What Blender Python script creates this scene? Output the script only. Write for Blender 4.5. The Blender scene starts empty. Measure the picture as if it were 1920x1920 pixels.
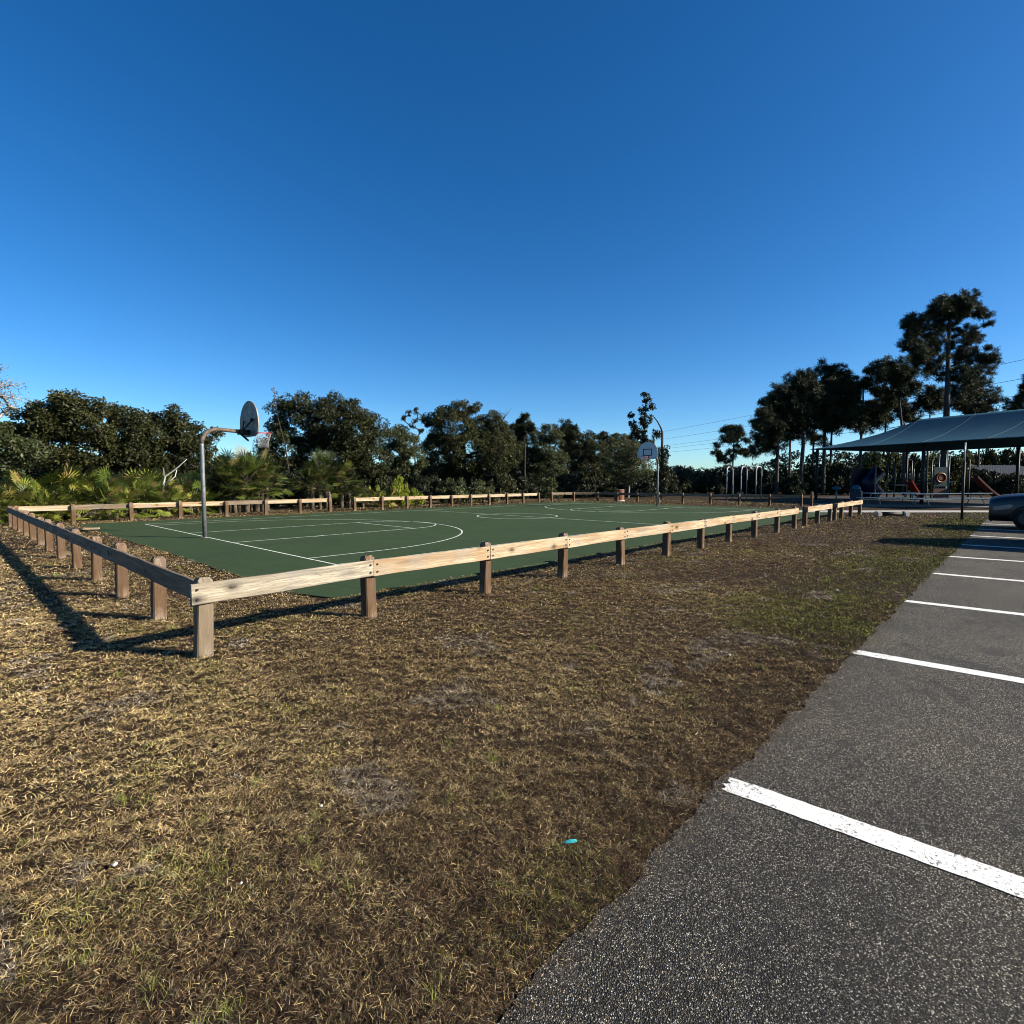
import bpy, bmesh, math, random
import numpy as np
from mathutils import Vector, Matrix
R = math.radians
random.seed(7); rng = np.random.default_rng(7)
scene = bpy.context.scene
col = scene.collection

# ------------------------------------------------------------------ camera
F, CXY, CH, YAW, PITCH = 1015.2, (-5.22, -16.817), 1.651, R(43.393), R(-3.354)
cam_d = bpy.data.cameras.new("camera"); cam = bpy.data.objects.new("camera", cam_d); col.objects.link(cam)
cam_d.sensor_width = 36; cam_d.lens = F / 1920 * 36; cam_d.clip_start = .05; cam_d.clip_end = 5000
fwv = Vector((math.cos(YAW) * math.cos(PITCH), math.sin(YAW) * math.cos(PITCH), math.sin(PITCH)))
cam.location = (CXY[0], CXY[1], CH)
cam.rotation_euler = fwv.to_track_quat('-Z', 'Y').to_euler()
scene.camera = cam

# ------------------------------------------------------------------ sky, sun, exposure
SUN_EL, SHX, SHY = R(26), -.53, .848            # direction in which shadows fall
SUN_ROT = math.atan2(-SHX, -SHY)
w = bpy.data.worlds.new("World"); scene.world = w; w.use_nodes = True
nt = w.node_tree; nt.nodes.clear()
sky = nt.nodes.new("ShaderNodeTexSky"); sky.sky_type = 'NISHITA'; sky.sun_disc = False
sky.sun_elevation = SUN_EL; sky.sun_rotation = SUN_ROT
sky.air_density = 0.7; sky.dust_density = 0.4; sky.ozone_density = 1.0; sky.altitude = 0
hs = nt.nodes.new("ShaderNodeHueSaturation"); hs.inputs['Saturation'].default_value = 1.4
gm = nt.nodes.new('ShaderNodeMix'); gm.data_type = 'RGBA'; gm.blend_type = 'MULTIPLY'; gm.inputs[0].default_value = 1; gm.inputs[7].default_value = (.71, .945, 1.08, 1)
bg = nt.nodes.new("ShaderNodeBackground"); bg.inputs[1].default_value = .067
wo = nt.nodes.new("ShaderNodeOutputWorld")
nt.links.new(sky.outputs[0], hs.inputs['Color']); nt.links.new(hs.outputs[0], gm.inputs[6])
nt.links.new(gm.outputs[2], bg.inputs[0]); nt.links.new(bg.outputs[0], wo.inputs[0])
sd = bpy.data.lights.new("sun", 'SUN'); sd.energy = 4.9; sd.angle = R(.5); sd.color = (1, .92, .8)
sun = bpy.data.objects.new("sun", sd); col.objects.link(sun)
sun.rotation_euler = Vector((SHX * math.cos(SUN_EL), SHY * math.cos(SUN_EL), -math.sin(SUN_EL))).to_track_quat('-Z', 'Y').to_euler()
scene.view_settings.view_transform = 'Standard'; scene.view_settings.look = 'None'
scene.view_settings.exposure = 1.25; scene.view_settings.gamma = 1
scene.render.engine = 'CYCLES'; scene.cycles.filter_width = 1.0; scene.cycles.max_bounces = 5; scene.cycles.transparent_max_bounces = 8

# ------------------------------------------------------------------ placing helpers
FX, FY, RX, RY = math.cos(YAW), math.sin(YAW), math.sin(YAW), -math.cos(YAW)
def at(px, D):
    """ground point seen in column px of the photograph at distance D ahead of the camera"""
    k = (px - 960) / F
    return Vector((CXY[0] + D * (FX + RX * k), CXY[1] + D * (FY + RY * k), 0))
def zh(y, D): return CH + (900.5 - y) * D / F
def DY(px, Y):
    k = (px - 960) / F
    return (Y - CXY[1]) / (FY + RY * k)

# ------------------------------------------------------------------ object helpers
def tag(o, label=None, cat=None, group=None, kind=None):
    if label: o['label'] = label
    if cat: o['category'] = cat
    if group: o['group'] = group
    if kind: o['kind'] = kind
    return o
def empty(name, loc=(0, 0, 0), rz=0):
    o = bpy.data.objects.new(name, None); o.empty_display_size = .2
    o.location = loc; o.rotation_euler = (0, 0, rz); col.objects.link(o); return o
def copy_tree(o, parent=None):
    c = o.copy(); col.objects.link(c); c.parent = parent
    for ch in list(o.children): copy_tree(ch, c)
    return c

def np_mesh(name, V, faces, mat, tint=None, colr=None, smooth=False):
    """faces: list of (k-sided) int arrays"""
    me = bpy.data.meshes.new(name)
    V = np.asarray(V, dtype=np.float32)
    me.vertices.add(len(V)); me.vertices.foreach_set('co', V.ravel())
    loops = np.concatenate([f.ravel() for f in faces]); starts = []; s = 0
    for f in faces:
        starts.append(s + np.arange(len(f)) * f.shape[1]); s += f.size
    starts = np.concatenate(starts)
    me.loops.add(len(loops)); me.loops.foreach_set('vertex_index', loops.astype(np.int32))
    me.polygons.add(len(starts)); me.polygons.foreach_set('loop_start', starts.astype(np.int32))
    me.update(calc_edges=True)
    if tint is not None:
        a = me.attributes.new('tint', 'FLOAT', 'POINT'); a.data.foreach_set('value', np.asarray(tint, dtype=np.float32))
    if colr is not None:
        a = me.attributes.new('leafcol', 'FLOAT_COLOR', 'POINT')
        c = np.ones((len(V), 4), dtype=np.float32); c[:, :3] = colr; a.data.foreach_set('color', c.ravel())
    if smooth: me.polygons.foreach_set('use_smooth', np.ones(len(starts), dtype=bool))
    me.materials.append(mat)
    return me
def link(name, me, parent=None, loc=None):
    o = bpy.data.objects.new(name, me); col.objects.link(o); o.parent = parent
    if loc is not None: o.location = loc
    return o

class MB:
    """collects boxes, tubes, plates; build() links them as one mesh object"""
    def __init__(s): s.b = bmesh.new()
    def box(s, x0, x1, y0, y1, z0, z1, M=None):
        v = [s.b.verts.new(p) for p in ((x0,y0,z0),(x1,y0,z0),(x1,y1,z0),(x0,y1,z0),(x0,y0,z1),(x1,y0,z1),(x1,y1,z1),(x0,y1,z1))]
        for f in ((0,3,2,1),(4,5,6,7),(0,1,5,4),(1,2,6,5),(2,3,7,6),(3,0,4,7)): s.b.faces.new([v[i] for i in f])
        if M is not None: bmesh.ops.transform(s.b, matrix=M, verts=v)
        return v
    def tube(s, pts, r, n=10, cap=True):
        pts = [Vector(p) for p in pts]; rs = r if isinstance(r, (list, tuple)) else [r] * len(pts)
        rings = []; up = None
        for i, p in enumerate(pts):
            t = (pts[min(i + 1, len(pts) - 1)] - pts[max(i - 1, 0)]).normalized()
            if up is None: up = Vector((0, 0, 1)) if abs(t.z) < .9 else Vector((1, 0, 0))
            a = (up - t * up.dot(t)).normalized(); up = a; b = t.cross(a)
            rings.append([s.b.verts.new(p + (a * math.cos(q) + b * math.sin(q)) * rs[i]) for q in [2 * math.pi * k / n for k in range(n)]])
        for A, B in zip(rings, rings[1:]):
            for k in range(n):
                f = s.b.faces.new((A[k], A[(k + 1) % n], B[(k + 1) % n], B[k])); f.smooth = True
        if cap:
            s.b.faces.new(list(reversed(rings[0]))); s.b.faces.new(rings[-1])
    def prism(s, outline, d0, d1, axis='y'):
        """outline (a,b) extruded along axis; y: (x,z) , x: (y,z), z: (x,y)"""
        def P(a, b, d): return {'y': (a, d, b), 'x': (d, a, b), 'z': (a, b, d)}[axis]
        A = [s.b.verts.new(P(a, b, d0)) for a, b in outline]; B = [s.b.verts.new(P(a, b, d1)) for a, b in outline]
        n = len(A)
        s.b.faces.new(A); s.b.faces.new(list(reversed(B)))
        for k in range(n): s.b.faces.new((A[k], B[k], B[(k + 1) % n], A[(k + 1) % n]))
    def mesh(s, name, mat, bevel=0, seg=2, noise=0):
        bmesh.ops.recalc_face_normals(s.b, faces=s.b.faces)
        if bevel:
            es = [e for e in s.b.edges if len(e.link_faces) == 2 and e.calc_face_angle(0) > .6]
            bmesh.ops.bevel(s.b, geom=es, offset=bevel, segments=seg, affect='EDGES', clamp_overlap=True)
        me = bpy.data.meshes.new(name); s.b.to_mesh(me); s.b.free()
        me.materials.append(mat); return me
    def build(s, name, mat, parent=None, loc=None, rz=0, bevel=0, seg=2):
        o = link(name, s.mesh(name, mat, bevel, seg), parent, loc)
        if rz: o.rotation_euler = (0, 0, rz)
        return o

# ------------------------------------------------------------------ materials
def mat(name):
    m = bpy.data.materials.new(name); m.use_nodes = True
    n = m.node_tree; b = n.nodes['Principled BSDF']; return m, n, b
def N(n, typ, **kw):
    x = n.nodes.new(typ)
    for k, v in kw.items():
        if k in x.inputs: x.inputs[k].default_value = v
        else: setattr(x, k, v)
    return x
def ramp(n, src, stops, interp='LINEAR'):
    r = n.nodes.new('ShaderNodeValToRGB'); r.color_ramp.interpolation = interp
    el = r.color_ramp.elements
    while len(el) < len(stops): el.new(.5)
    for e, (p, c) in zip(el, stops):
        e.position = p; e.color = (*c, 1) if len(c) == 3 else c
    n.links.new(src, r.inputs[0]); return r.outputs[0]
def mix(n, fac, a, b, mode='MIX'):
    x = n.nodes.new('ShaderNodeMix'); x.data_type = 'RGBA'; x.blend_type = mode
    for sock, v in ((x.inputs[0], fac), (x.inputs[6], a), (x.inputs[7], b)):
        if isinstance(v, (int, float)): sock.default_value = v
        elif isinstance(v, tuple): sock.default_value = (*v, 1)
        else: n.links.new(v, sock)
    return x.outputs[2]
def noise(n, vec, scale, detail=4, rough=.55, dist=0):
    x = N(n, 'ShaderNodeTexNoise', Scale=scale, Detail=detail, Roughness=rough, Distortion=dist)
    n.links.new(vec, x.inputs['Vector']); return x.outputs['Fac']
def bump(n, b, h, strength=.5, dist=.01):
    x = N(n, 'ShaderNodeBump', Strength=strength, Distance=dist); n.links.new(h, x.inputs['Height'])
    n.links.new(x.outputs[0], b.inputs['Normal'])
def wpos(n): return n.nodes.new('ShaderNodeNewGeometry').outputs['Position']
def opos(n): return n.nodes.new('ShaderNodeTexCoord').outputs['Object']
def simple(name, c, rough=.6, metal=0, var=.12, sc=6):
    m, n, b = mat(name)
    f = noise(n, opos(n), sc, 5); c = tuple(v * .82 for v in c)
    lo = tuple(v * (1 - var * 1.5) for v in c); hi = tuple(min(1, v * (1 + var * 1.5)) for v in c)
    n.links.new(ramp(n, f, [(.3, lo), (.7, hi)]), b.inputs['Base Color'])
    b.inputs['Roughness'].default_value = rough; b.inputs['Metallic'].default_value = metal
    b.inputs['Specular IOR Level'].default_value = .3
    return m

# soil and thatch under the blades
m_ground, n, b = mat('dry_lawn'); P = wpos(n)
big = noise(n, P, .35, 4, .6); mid = noise(n, P, 2.2, 6, .65); fine = noise(n, P, 38, 4, .75); fine2 = noise(n, P, 140, 2, .7)
c = ramp(n, big, [(.35, (.036, .024, .014)), (.55, (.044, .03, .017)), (.7, (.028, .024, .011))])
c = mix(n, ramp(n, mid, [(.4, (0, 0, 0)), (.65, (1, 1, 1))]), c, (.035, .023, .014))
c = mix(n, ramp(n, fine, [(.35, (0, 0, 0)), (.7, (1, 1, 1))]), mix(n, 1., c, (.45, .43, .42), 'MULTIPLY'), mix(n, 1., c, (1.7, 1.65, 1.6), 'MULTIPLY'))
n.links.new(c, b.inputs['Base Color']); b.inputs['Roughness'].default_value = .95; b.inputs['Specular IOR Level'].default_value = .1
bump(n, b, mix(n, .5, fine, fine2), 1, .05)

m_blade, n, b = mat('grass_blades')
a = N(n, 'ShaderNodeAttribute', attribute_name='leafcol')
n.links.new(a.outputs['Color'], b.inputs['Base Color']); b.inputs['Roughness'].default_value = .8; b.inputs['Specular IOR Level'].default_value = .06

m_asph, n, b = mat('asphalt'); P = wpos(n)
v = N(n, 'ShaderNodeTexVoronoi', Scale=185); n.links.new(P, v.inputs['Vector'])
sep = N(n, 'ShaderNodeSeparateColor'); n.links.new(v.outputs['Color'], sep.inputs[0])
stone = ramp(n, sep.outputs[0], [(0, (.022, .018, .013)), (.35, (.054, .047, .035)), (.68, (.115, .102, .078)), (.86, (.28, .255, .2)), (1, (.66, .6, .5))])
edge = ramp(n, v.outputs['Distance'], [(.3, (1, 1, 1)), (.66, (.1, .1, .1))])
c = mix(n, 1., stone, edge, 'MULTIPLY')
big = noise(n, P, .7, 6, .65, .5); c = mix(n, 1., c, ramp(n, big, [(.34, (.58, .58, .6)), (.5, (.95, .94, .92)), (.68, (1.25, 1.21, 1.12))]), 'MULTIPLY')
c = mix(n, ramp(n, noise(n, P, 1.9, 3, .5, 1.5), [(.58, (0, 0, 0)), (.7, (.55, .55, .55))]), c, (.022, .02, .018))
sy = n.nodes.new('ShaderNodeSeparateXYZ'); n.links.new(P, sy.inputs[0]); eg = N(n, 'ShaderNodeMapRange'); n.links.new(sy.outputs[1], eg.inputs[0]); eg.inputs[1].default_value = -16.25; eg.inputs[2].default_value = -15.75
em = N(n, 'ShaderNodeMath', operation='MULTIPLY'); n.links.new(eg.outputs[0], em.inputs[0]); n.links.new(noise(n, P, 9, 4, .7), em.inputs[1])
c = mix(n, ramp(n, em.outputs[0], [(.42, (0, 0, 0)), (.62, (.5, .5, .5))]), c, (.06, .047, .034))
f2 = noise(n, P, 45, 3, .7); c = mix(n, 1., c, ramp(n, f2, [(.3, (.6, .6, .6)), (.7, (1.3, 1.3, 1.3))]), 'MULTIPLY')
n.links.new(c, b.inputs['Base Color']); b.inputs['Roughness'].default_value = .85; b.inputs['Specular IOR Level'].default_value = .25
bump(n, b, v.outputs['Distance'], .9, -.006)

m_paint, n, b = mat('worn_white_paint'); P = wpos(n)
v = N(n, 'ShaderNodeTexVoronoi', Scale=105); n.links.new(P, v.inputs['Vector'])
f = noise(n, P, 60, 4, .8); g = noise(n, P, 5, 4, .6)
ad = N(n, 'ShaderNodeMath', operation='ADD'); n.links.new(f, ad.inputs[0])
g2 = N(n, 'ShaderNodeMath', operation='MULTIPLY'); n.links.new(g, g2.inputs[0]); g2.inputs[1].default_value = .45; n.links.new(g2.outputs[0], ad.inputs[1])
hole = ramp(n, ad.outputs[0], [(.80, (0, 0, 0)), (.88, (1, 1, 1))])
c = mix(n, hole, ramp(n, g, [(.3, (.6, .59, .54)), (.7, (.74, .72, .66))]), (.07, .065, .06))
n.links.new(c, b.inputs['Base Color']); b.inputs['Roughness'].default_value = .75
bump(n, b, v.outputs['Distance'], .6, -.003)

m_court, n, b = mat('green_court_coating'); P = wpos(n)
c = ramp(n, noise(n, P, .5, 6, .65, .6), [(.3, (.023, .042, .016)), (.7, (.034, .057, .023))])
c = mix(n, ramp(n, noise(n, P, 6, 6, .7), [(.42, (0, 0, 0)), (.75, (.7, .7, .7))]), c, (.044, .062, .027))
c = mix(n, ramp(n, noise(n, P, 1.1, 5, .7, 2.), [(.58, (0, 0, 0)), (.7, (.5, .5, .5))]), c, (.024, .034, .018))
cr = N(n, 'ShaderNodeTexVoronoi', feature='DISTANCE_TO_EDGE', Scale=.13); n.links.new(P, cr.inputs['Vector'])
c = mix(n, ramp(n, cr.outputs['Distance'], [(0, (.6, .6, .6)), (.0035, (0, 0, 0))]), c, (.02, .025, .02))
n.links.new(c, b.inputs['Base Color']); b.inputs['Roughness'].default_value = .9; b.inputs['Specular IOR Level'].default_value = .12
bump(n, b, noise(n, P, 220, 3, .7), .35, .003)
m_line, n, b = mat('court_line_paint'); P = wpos(n)
c = ramp(n, noise(n, P, 7, 5, .7), [(.36, (.2, .25, .18)), (.46, (.48, .52, .43)), (.6, (.62, .64, .55))])
n.links.new(c, b.inputs['Base Color']); b.inputs['Roughness'].default_value = .7

def wood(name, pale, dark, knot, grey, stain=None, knots=1.):
    m, n, b = mat(name); O = opos(n)
    oi = n.nodes.new('ShaderNodeObjectInfo')
    off = N(n, 'ShaderNodeVectorMath', operation='ADD'); n.links.new(O, off.inputs[0])
    ml = N(n, 'ShaderNodeVectorMath', operation='SCALE', Scale=40); n.links.new(oi.outputs['Random'], ml.inputs[0])
    cx = n.nodes.new('ShaderNodeCombineXYZ'); n.links.new(oi.outputs['Random'], cx.inputs[0]); n.links.new(oi.outputs['Random'], cx.inputs[1])
    n.links.new(cx.outputs[0], ml.inputs[0]); n.links.new(ml.outputs[0], off.inputs[1])
    mp = n.nodes.new('ShaderNodeMapping'); mp.inputs['Scale'].default_value = (.05, 1, 1) if stain is None else (1, 1, .12)
    n.links.new(off.outputs[0], mp.inputs['Vector'])
    grain = noise(n, mp.outputs[0], 42, 6, .75, 1.5); wide = noise(n, mp.outputs[0], 9, 4, .6, 1.2)
    c = ramp(n, grain, [(.36, dark), (.56, pale)])
    c = mix(n, ramp(n, wide, [(.4, (0, 0, 0)), (.62, (.85, .85, .85))]), c, knot)
    mp2 = n.nodes.new('ShaderNodeMapping'); mp2.inputs['Scale'].default_value = (.55, 1, 1) if stain is None else (1, 1, .5)
    n.links.new(off.outputs[0], mp2.inputs['Vector'])
    kv = N(n, 'ShaderNodeTexVoronoi', Scale=4.2); n.links.new(mp2.outputs[0], kv.inputs['Vector'])
    kf = ramp(n, kv.outputs['Distance'], [(.09, (knots,) * 3), (.15, (knots * .5,) * 3), (.27, (0, 0, 0))])
    c = mix(n, kf, c, tuple(x * .22 for x in knot))
    if stain is None:
        mp3 = n.nodes.new('ShaderNodeMapping'); mp3.inputs['Scale'].default_value = (.06, 1, 1); n.links.new(off.outputs[0], mp3.inputs['Vector'])
        c = mix(n, ramp(n, noise(n, mp3.outputs[0], 15, 3, .5, .4), [(.56, (0, 0, 0)), (.68, (.75, .75, .75))]), c, tuple(x * .75 for x in dark))
    c = mix(n, ramp(n, noise(n, off.outputs[0], 2.3, 5, .6), [(.45, (0, 0, 0)), (.75, (.75, .75, .75))]), c, grey)
    if stain is not None:
        sx = n.nodes.new('ShaderNodeSeparateXYZ'); n.links.new(O, sx.inputs[0])
        h = N(n, 'ShaderNodeMapRange'); n.links.new(sx.outputs[2], h.inputs[0]); h.inputs[1].default_value = 0; h.inputs[2].default_value = .75
        nn = N(n, 'ShaderNodeMath', operation='MULTIPLY_ADD'); n.links.new(wide, nn.inputs[0]); nn.inputs[1].default_value = .35; n.links.new(h.outputs[0], nn.inputs[2])
        c = mix(n, ramp(n, nn.outputs[0], [(.18, (0, 0, 0)), (.38, (.75, .75, .75)), (.85, (.7, .7, .7)), (1.05, (0, 0, 0))]), c, stain)
    n.links.new(c, b.inputs['Base Color']); b.inputs['Roughness'].default_value = .85; b.inputs['Specular IOR Level'].default_value = .15
    bump(n, b, grain, .6, .006)
    return m
m_rail = wood('pale_weathered_pine', (.46, .38, .25), (.22, .155, .085), (.26, .15, .07), (.25, .225, .19), knots=1.)
m_rail_streak = wood('streaked_grey_pine', (.42, .36, .26), (.15, .125, .095), (.16, .13, .09), (.2, .185, .165))
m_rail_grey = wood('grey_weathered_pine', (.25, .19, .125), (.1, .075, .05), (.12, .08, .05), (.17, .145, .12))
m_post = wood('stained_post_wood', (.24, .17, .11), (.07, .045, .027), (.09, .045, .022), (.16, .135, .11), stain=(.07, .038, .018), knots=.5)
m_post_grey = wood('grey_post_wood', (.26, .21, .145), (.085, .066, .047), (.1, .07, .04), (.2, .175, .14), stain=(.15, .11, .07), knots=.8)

m_steel = simple('galvanised_steel', (.2, .21, .21), .5, .5, .2, 9)
m_rust = simple('rusty_steel', (.14, .105, .08), .75, .3, .4, 14)
m_black = simple('black_metal', (.018, .017, .016), .6, .2, .2)
m_boardback = simple('board_back_metal', (.27, .23, .19), .6, .2, .3, 5)
m_white = simple('white_board_face', (.62, .63, .64), .5, 0, .08)
m_red = simple('orange_red_rim', (.5, .06, .04), .5, .1, .15)
m_net = simple('white_net_cord', (.4, .4, .4), .8)
m_bolt = simple('rusted_bolt', (.035, .03, .028), .7, .4)
m_conc = simple('concrete', (.42, .39, .34), .9, 0, .12, 8)
m_can = simple('brown_slats', (.2, .075, .035), .7, 0, .3, 12)
m_pale = simple('pale_steel', (.42, .41, .39), .5, .3, .15)
m_alu = simple('aluminium_plank', (.55, .54, .52), .45, .5, .12)
m_fabric, n, b = mat('slate_blue_shade_fabric')
c = ramp(n, noise(n, opos(n), .8, 4), [(.3, (.009, .054, .088)), (.7, (.013, .066, .104))])
n.links.new(c, b.inputs['Base Color']); b.inputs['Roughness'].default_value = .9; b.inputs['Specular IOR Level'].default_value = .08
m_seam = simple('fabric_seam', (.06, .12, .15), .8)
m_teal = simple('teal_plastic', (.008, .035, .038), .45); m_navy = simple('navy_plastic', (.006, .009, .04), .4)
m_redp = simple('red_plastic', (.3, .02, .01), .35); m_orange = simple('orange_plastic', (.2, .05, .01), .4); m_bluep = simple('blue_plastic', (.012, .075, .12), .4)
m_wrap = simple('teal_wrapper', (.05, .4, .42), .35, 0, .3, 90)
m_peb = simple('pale_pebble', (.62, .6, .55), .8)
m_tin = simple('corrugated_roof', (.13, .13, .125), .5, .3)
m_bark, n, b = mat('bark'); O = wpos(n)
mp = n.nodes.new('ShaderNodeMapping'); mp.inputs['Scale'].default_value = (1, 1, .25); n.links.new(O, mp.inputs[0])
g = noise(n, mp.outputs[0], 14, 5, .7)
n.links.new(ramp(n, g, [(.35, (.018, .014, .011)), (.65, (.065, .052, .04))]), b.inputs['Base Color']); b.inputs['Roughness'].default_value = .95; bump(n, b, g, .8, .03)
m_palebark = simple('pale_bark', (.34, .3, .26), .9, 0, .25, 10)
m_palmstem = simple('palm_boots', (.12, .095, .065), .95, 0, .35, 14)
m_deadwood = simple('bleached_deadwood', (.55, .52, .47), .9, 0, .15, 10)

def leafmat(name, stops, trans=.25, rough=.6):
    m, n, b = mat(name)
    a = N(n, 'ShaderNodeAttribute', attribute_name='tint')
    c = ramp(n, a.outputs['Fac'], stops)
    oi = n.nodes.new('ShaderNodeObjectInfo')
    c = mix(n, 1., c, ramp(n, oi.outputs['Random'], [(0, (.82, .85, .85)), (1, (1.15, 1.12, 1.05))]), 'MULTIPLY')
    n.links.new(c, b.inputs['Base Color']); b.inputs['Roughness'].default_value = rough; b.inputs['Specular IOR Level'].default_value = .25
    t = N(n, 'ShaderNodeBsdfTranslucent'); n.links.new(c, t.inputs[0])
    ms = N(n, 'ShaderNodeMixShader'); ms.inputs[0].default_value = trans
    n.links.new(b.outputs[0], ms.inputs[1]); n.links.new(t.outputs[0], ms.inputs[2])
    n.links.new(ms.outputs[0], n.nodes['Material Output'].inputs[0]); return m
L_oak = leafmat('oak_leaves', [(0, (.013, .018, .004)), (.6, (.034, .038, .009)), (1, (.085, .078, .03))], .2, .5)
L_olive = leafmat('olive_leaves', [(0, (.022, .035, .010)), (.6, (.06, .07, .024)), (1, (.12, .115, .05))], .25, .5)
L_pine = leafmat('pine_needles', [(0, (.008, .013, .004)), (.6, (.024, .031, .011)), (1, (.075, .078, .03))], .12)
L_palm = leafmat('palm_fronds', [(0, (.018, .028, .007)), (.45, (.06, .085, .015)), (.85, (.15, .17, .035)), (1, (.2, .15, .06))], .3, .42)
L_palm2 = leafmat('saw_palmetto_fronds', [(0, (.02, .032, .007)), (.45, (.10, .135, .018)), (.85, (.26, .28, .05)), (1, (.3, .2, .08))], .3, .42)
L_bright = leafmat('yellow_green_leaves', [(0, (.09, .12, .01)), (.6, (.24, .27, .02)), (1, (.38, .38, .05))], .35)
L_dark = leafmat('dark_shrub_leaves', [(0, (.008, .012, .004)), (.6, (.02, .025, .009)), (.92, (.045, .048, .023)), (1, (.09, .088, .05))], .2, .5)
L_grey = leafmat('grey_twig_leaves', [(0, (.08, .065, .06)), (.6, (.15, .13, .12)), (1, (.24, .22, .2))], .1)

ORD = 'first second third fourth fifth sixth seventh eighth ninth tenth eleventh twelfth thirteenth fourteenth fifteenth sixteenth seventeenth eighteenth nineteenth twentieth twenty-first twenty-second twenty-third twenty-fourth twenty-fifth twenty-sixth twenty-seventh twenty-eighth'.split()
# ------------------------------------------------------------------ ground, court, asphalt
def sheet(name, pts, z, m, thick=0):
    b = bmesh.new(); vs = [b.verts.new((x, y, z)) for x, y in pts]; f = b.faces.new(vs)
    if f.calc_area() and f.normal.z < 0: f.normal_flip()
    if thick:
        r = bmesh.ops.extrude_face_region(b, geom=[f]); 
        bmesh.ops.translate(b, vec=(0, 0, -thick), verts=[v for v in r['geom'] if isinstance(v, bmesh.types.BMVert)])
        bmesh.ops.recalc_face_normals(b, faces=b.faces)
    me = bpy.data.meshes.new(name); b.to_mesh(me); b.free(); me.materials.append(m)
    o = link(name, me); o['kind'] = 'structure'; return o
g = sheet('ground', [(-900, -900), (900, -900), (900, 900), (-900, 900)], 0, m_ground)
# ragged lawn edge of the car park
def hn(x, s=0):                                                     # 1-D value noise
    i = math.floor(x); f = x - i; f = f * f * (3 - 2 * f)
    r = lambda k: (math.sin(k * 127.1 + s * 311.7) * 43758.5453) % 1
    return r(i) * (1 - f) + r(i + 1) * f
def edgeY(x): return -15.70 + .05 * (hn(x * 1.1, 1) - .5) + .06 * (hn(x * 6, 2) - .5) + .03 * (hn(x * 23, 3) - .5)
EX = np.concatenate([np.arange(-30, -6, .5), np.arange(-6, 6, .03), np.arange(6, 25, .15)])
sheet('car_park', [(x, edgeY(x)) for x in EX] + [(25, -16.9), (31.2, -16.9), (60, -16.9), (60, -60), (-30, -60)], .007, m_asph, .05)
def court_edge(t, s): return .07 * (hn(t * 1.7, s) - .5) + .04 * (hn(t * 7, s + 1) - .5)
cp = []
for x in np.arange(-1.5, 28, .3): cp.append((x, -9.95 + court_edge(x, 5)))
for y in np.arange(-9.6, 8.6, .3): cp.append((28.2 + court_edge(y, 7), y))
for x in np.arange(27.9, -1.5, -.3): cp.append((x, 8.7 + court_edge(x, 9)))
for y in np.arange(8.5, -9.3, -.3): cp.append((-1.75 + court_edge(y, 11), y))
sheet('basketball_court', cp, .02, m_court, .06)
# court lines
LW, CL, HW, HWn, R3, FT = .05, 25.83, 6.93, 7.2, 6.0, 5.79
bm_ = bmesh.new(); ZL = .024
def seg(x0, y0, x1, y1, wd=LW, z=ZL):
    d = Vector((x1 - x0, y1 - y0, 0)).normalized() * (wd / 2); nn = Vector((-d.y, d.x, 0))
    A, B = Vector((x0, y0, z)), Vector((x1, y1, z))
    bm_.faces.new([bm_.verts.new(p) for p in (A - nn, B - nn, B + nn, A + nn)])
def arc(cx, cy, r, a0, a1, n=72, wd=LW, z=ZL):
    pr = None
    for k in range(n + 1):
        a = R(a0 + (a1 - a0) * k / n); p = [bm_.verts.new((cx + (r + s) * math.cos(a), cy + (r + s) * math.sin(a), z)) for s in (-wd / 2, wd / 2)]
        if pr: bm_.faces.new((pr[0], pr[1], p[1], p[0]))
        pr = p
h = LW / 2
seg(0, -HWn - h, 0, HW + h); seg(CL, -HWn - h, CL, HW + h); seg(h, HW, CL - h, HW); seg(h, -HWn, CL - h, -HWn)
seg(CL / 2, -HWn + h, CL / 2, -1.83 - h); seg(CL / 2, -1.83 + h, CL / 2, 1.83 - h); seg(CL / 2, 1.83 + h, CL / 2, HW - h); arc(CL / 2, 0, 1.83, 0, 360, 96)
for e, sx in ((0, 1), (CL, -1)):
    X = lambda u: e + sx * u
    for s in (-1, 1):
        seg(X(h), s * 1.83, X(FT), s * 1.83); seg(X(h), s * R3, X(1.575), s * R3)
        for u, l in ((2.2, .3), (3.1, .06), (4.0, .06), (4.9, .06)):
            seg(X(u), s * (1.83 + h + .03), X(u + l), s * (1.83 + h + .03), .06)
    seg(X(FT + h), -1.83 - h, X(FT + h), 1.83 + h)
    a = (-90, 90) if sx > 0 else (90, 270)
    arc(X(FT + 2 * h), 0, 1.83, *a, 60); arc(X(1.575), 0, R3, *a, 110)
me = bpy.data.meshes.new('court_lines'); bmesh.ops.recalc_face_normals(bm_, faces=bm_.faces); bm_.to_mesh(me); bm_.free(); me.materials.append(m_line)
for p in me.polygons:
    if p.normal.z < 0: p.flip()
o = link('court_lines', me); o['kind'] = 'structure'
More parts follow.
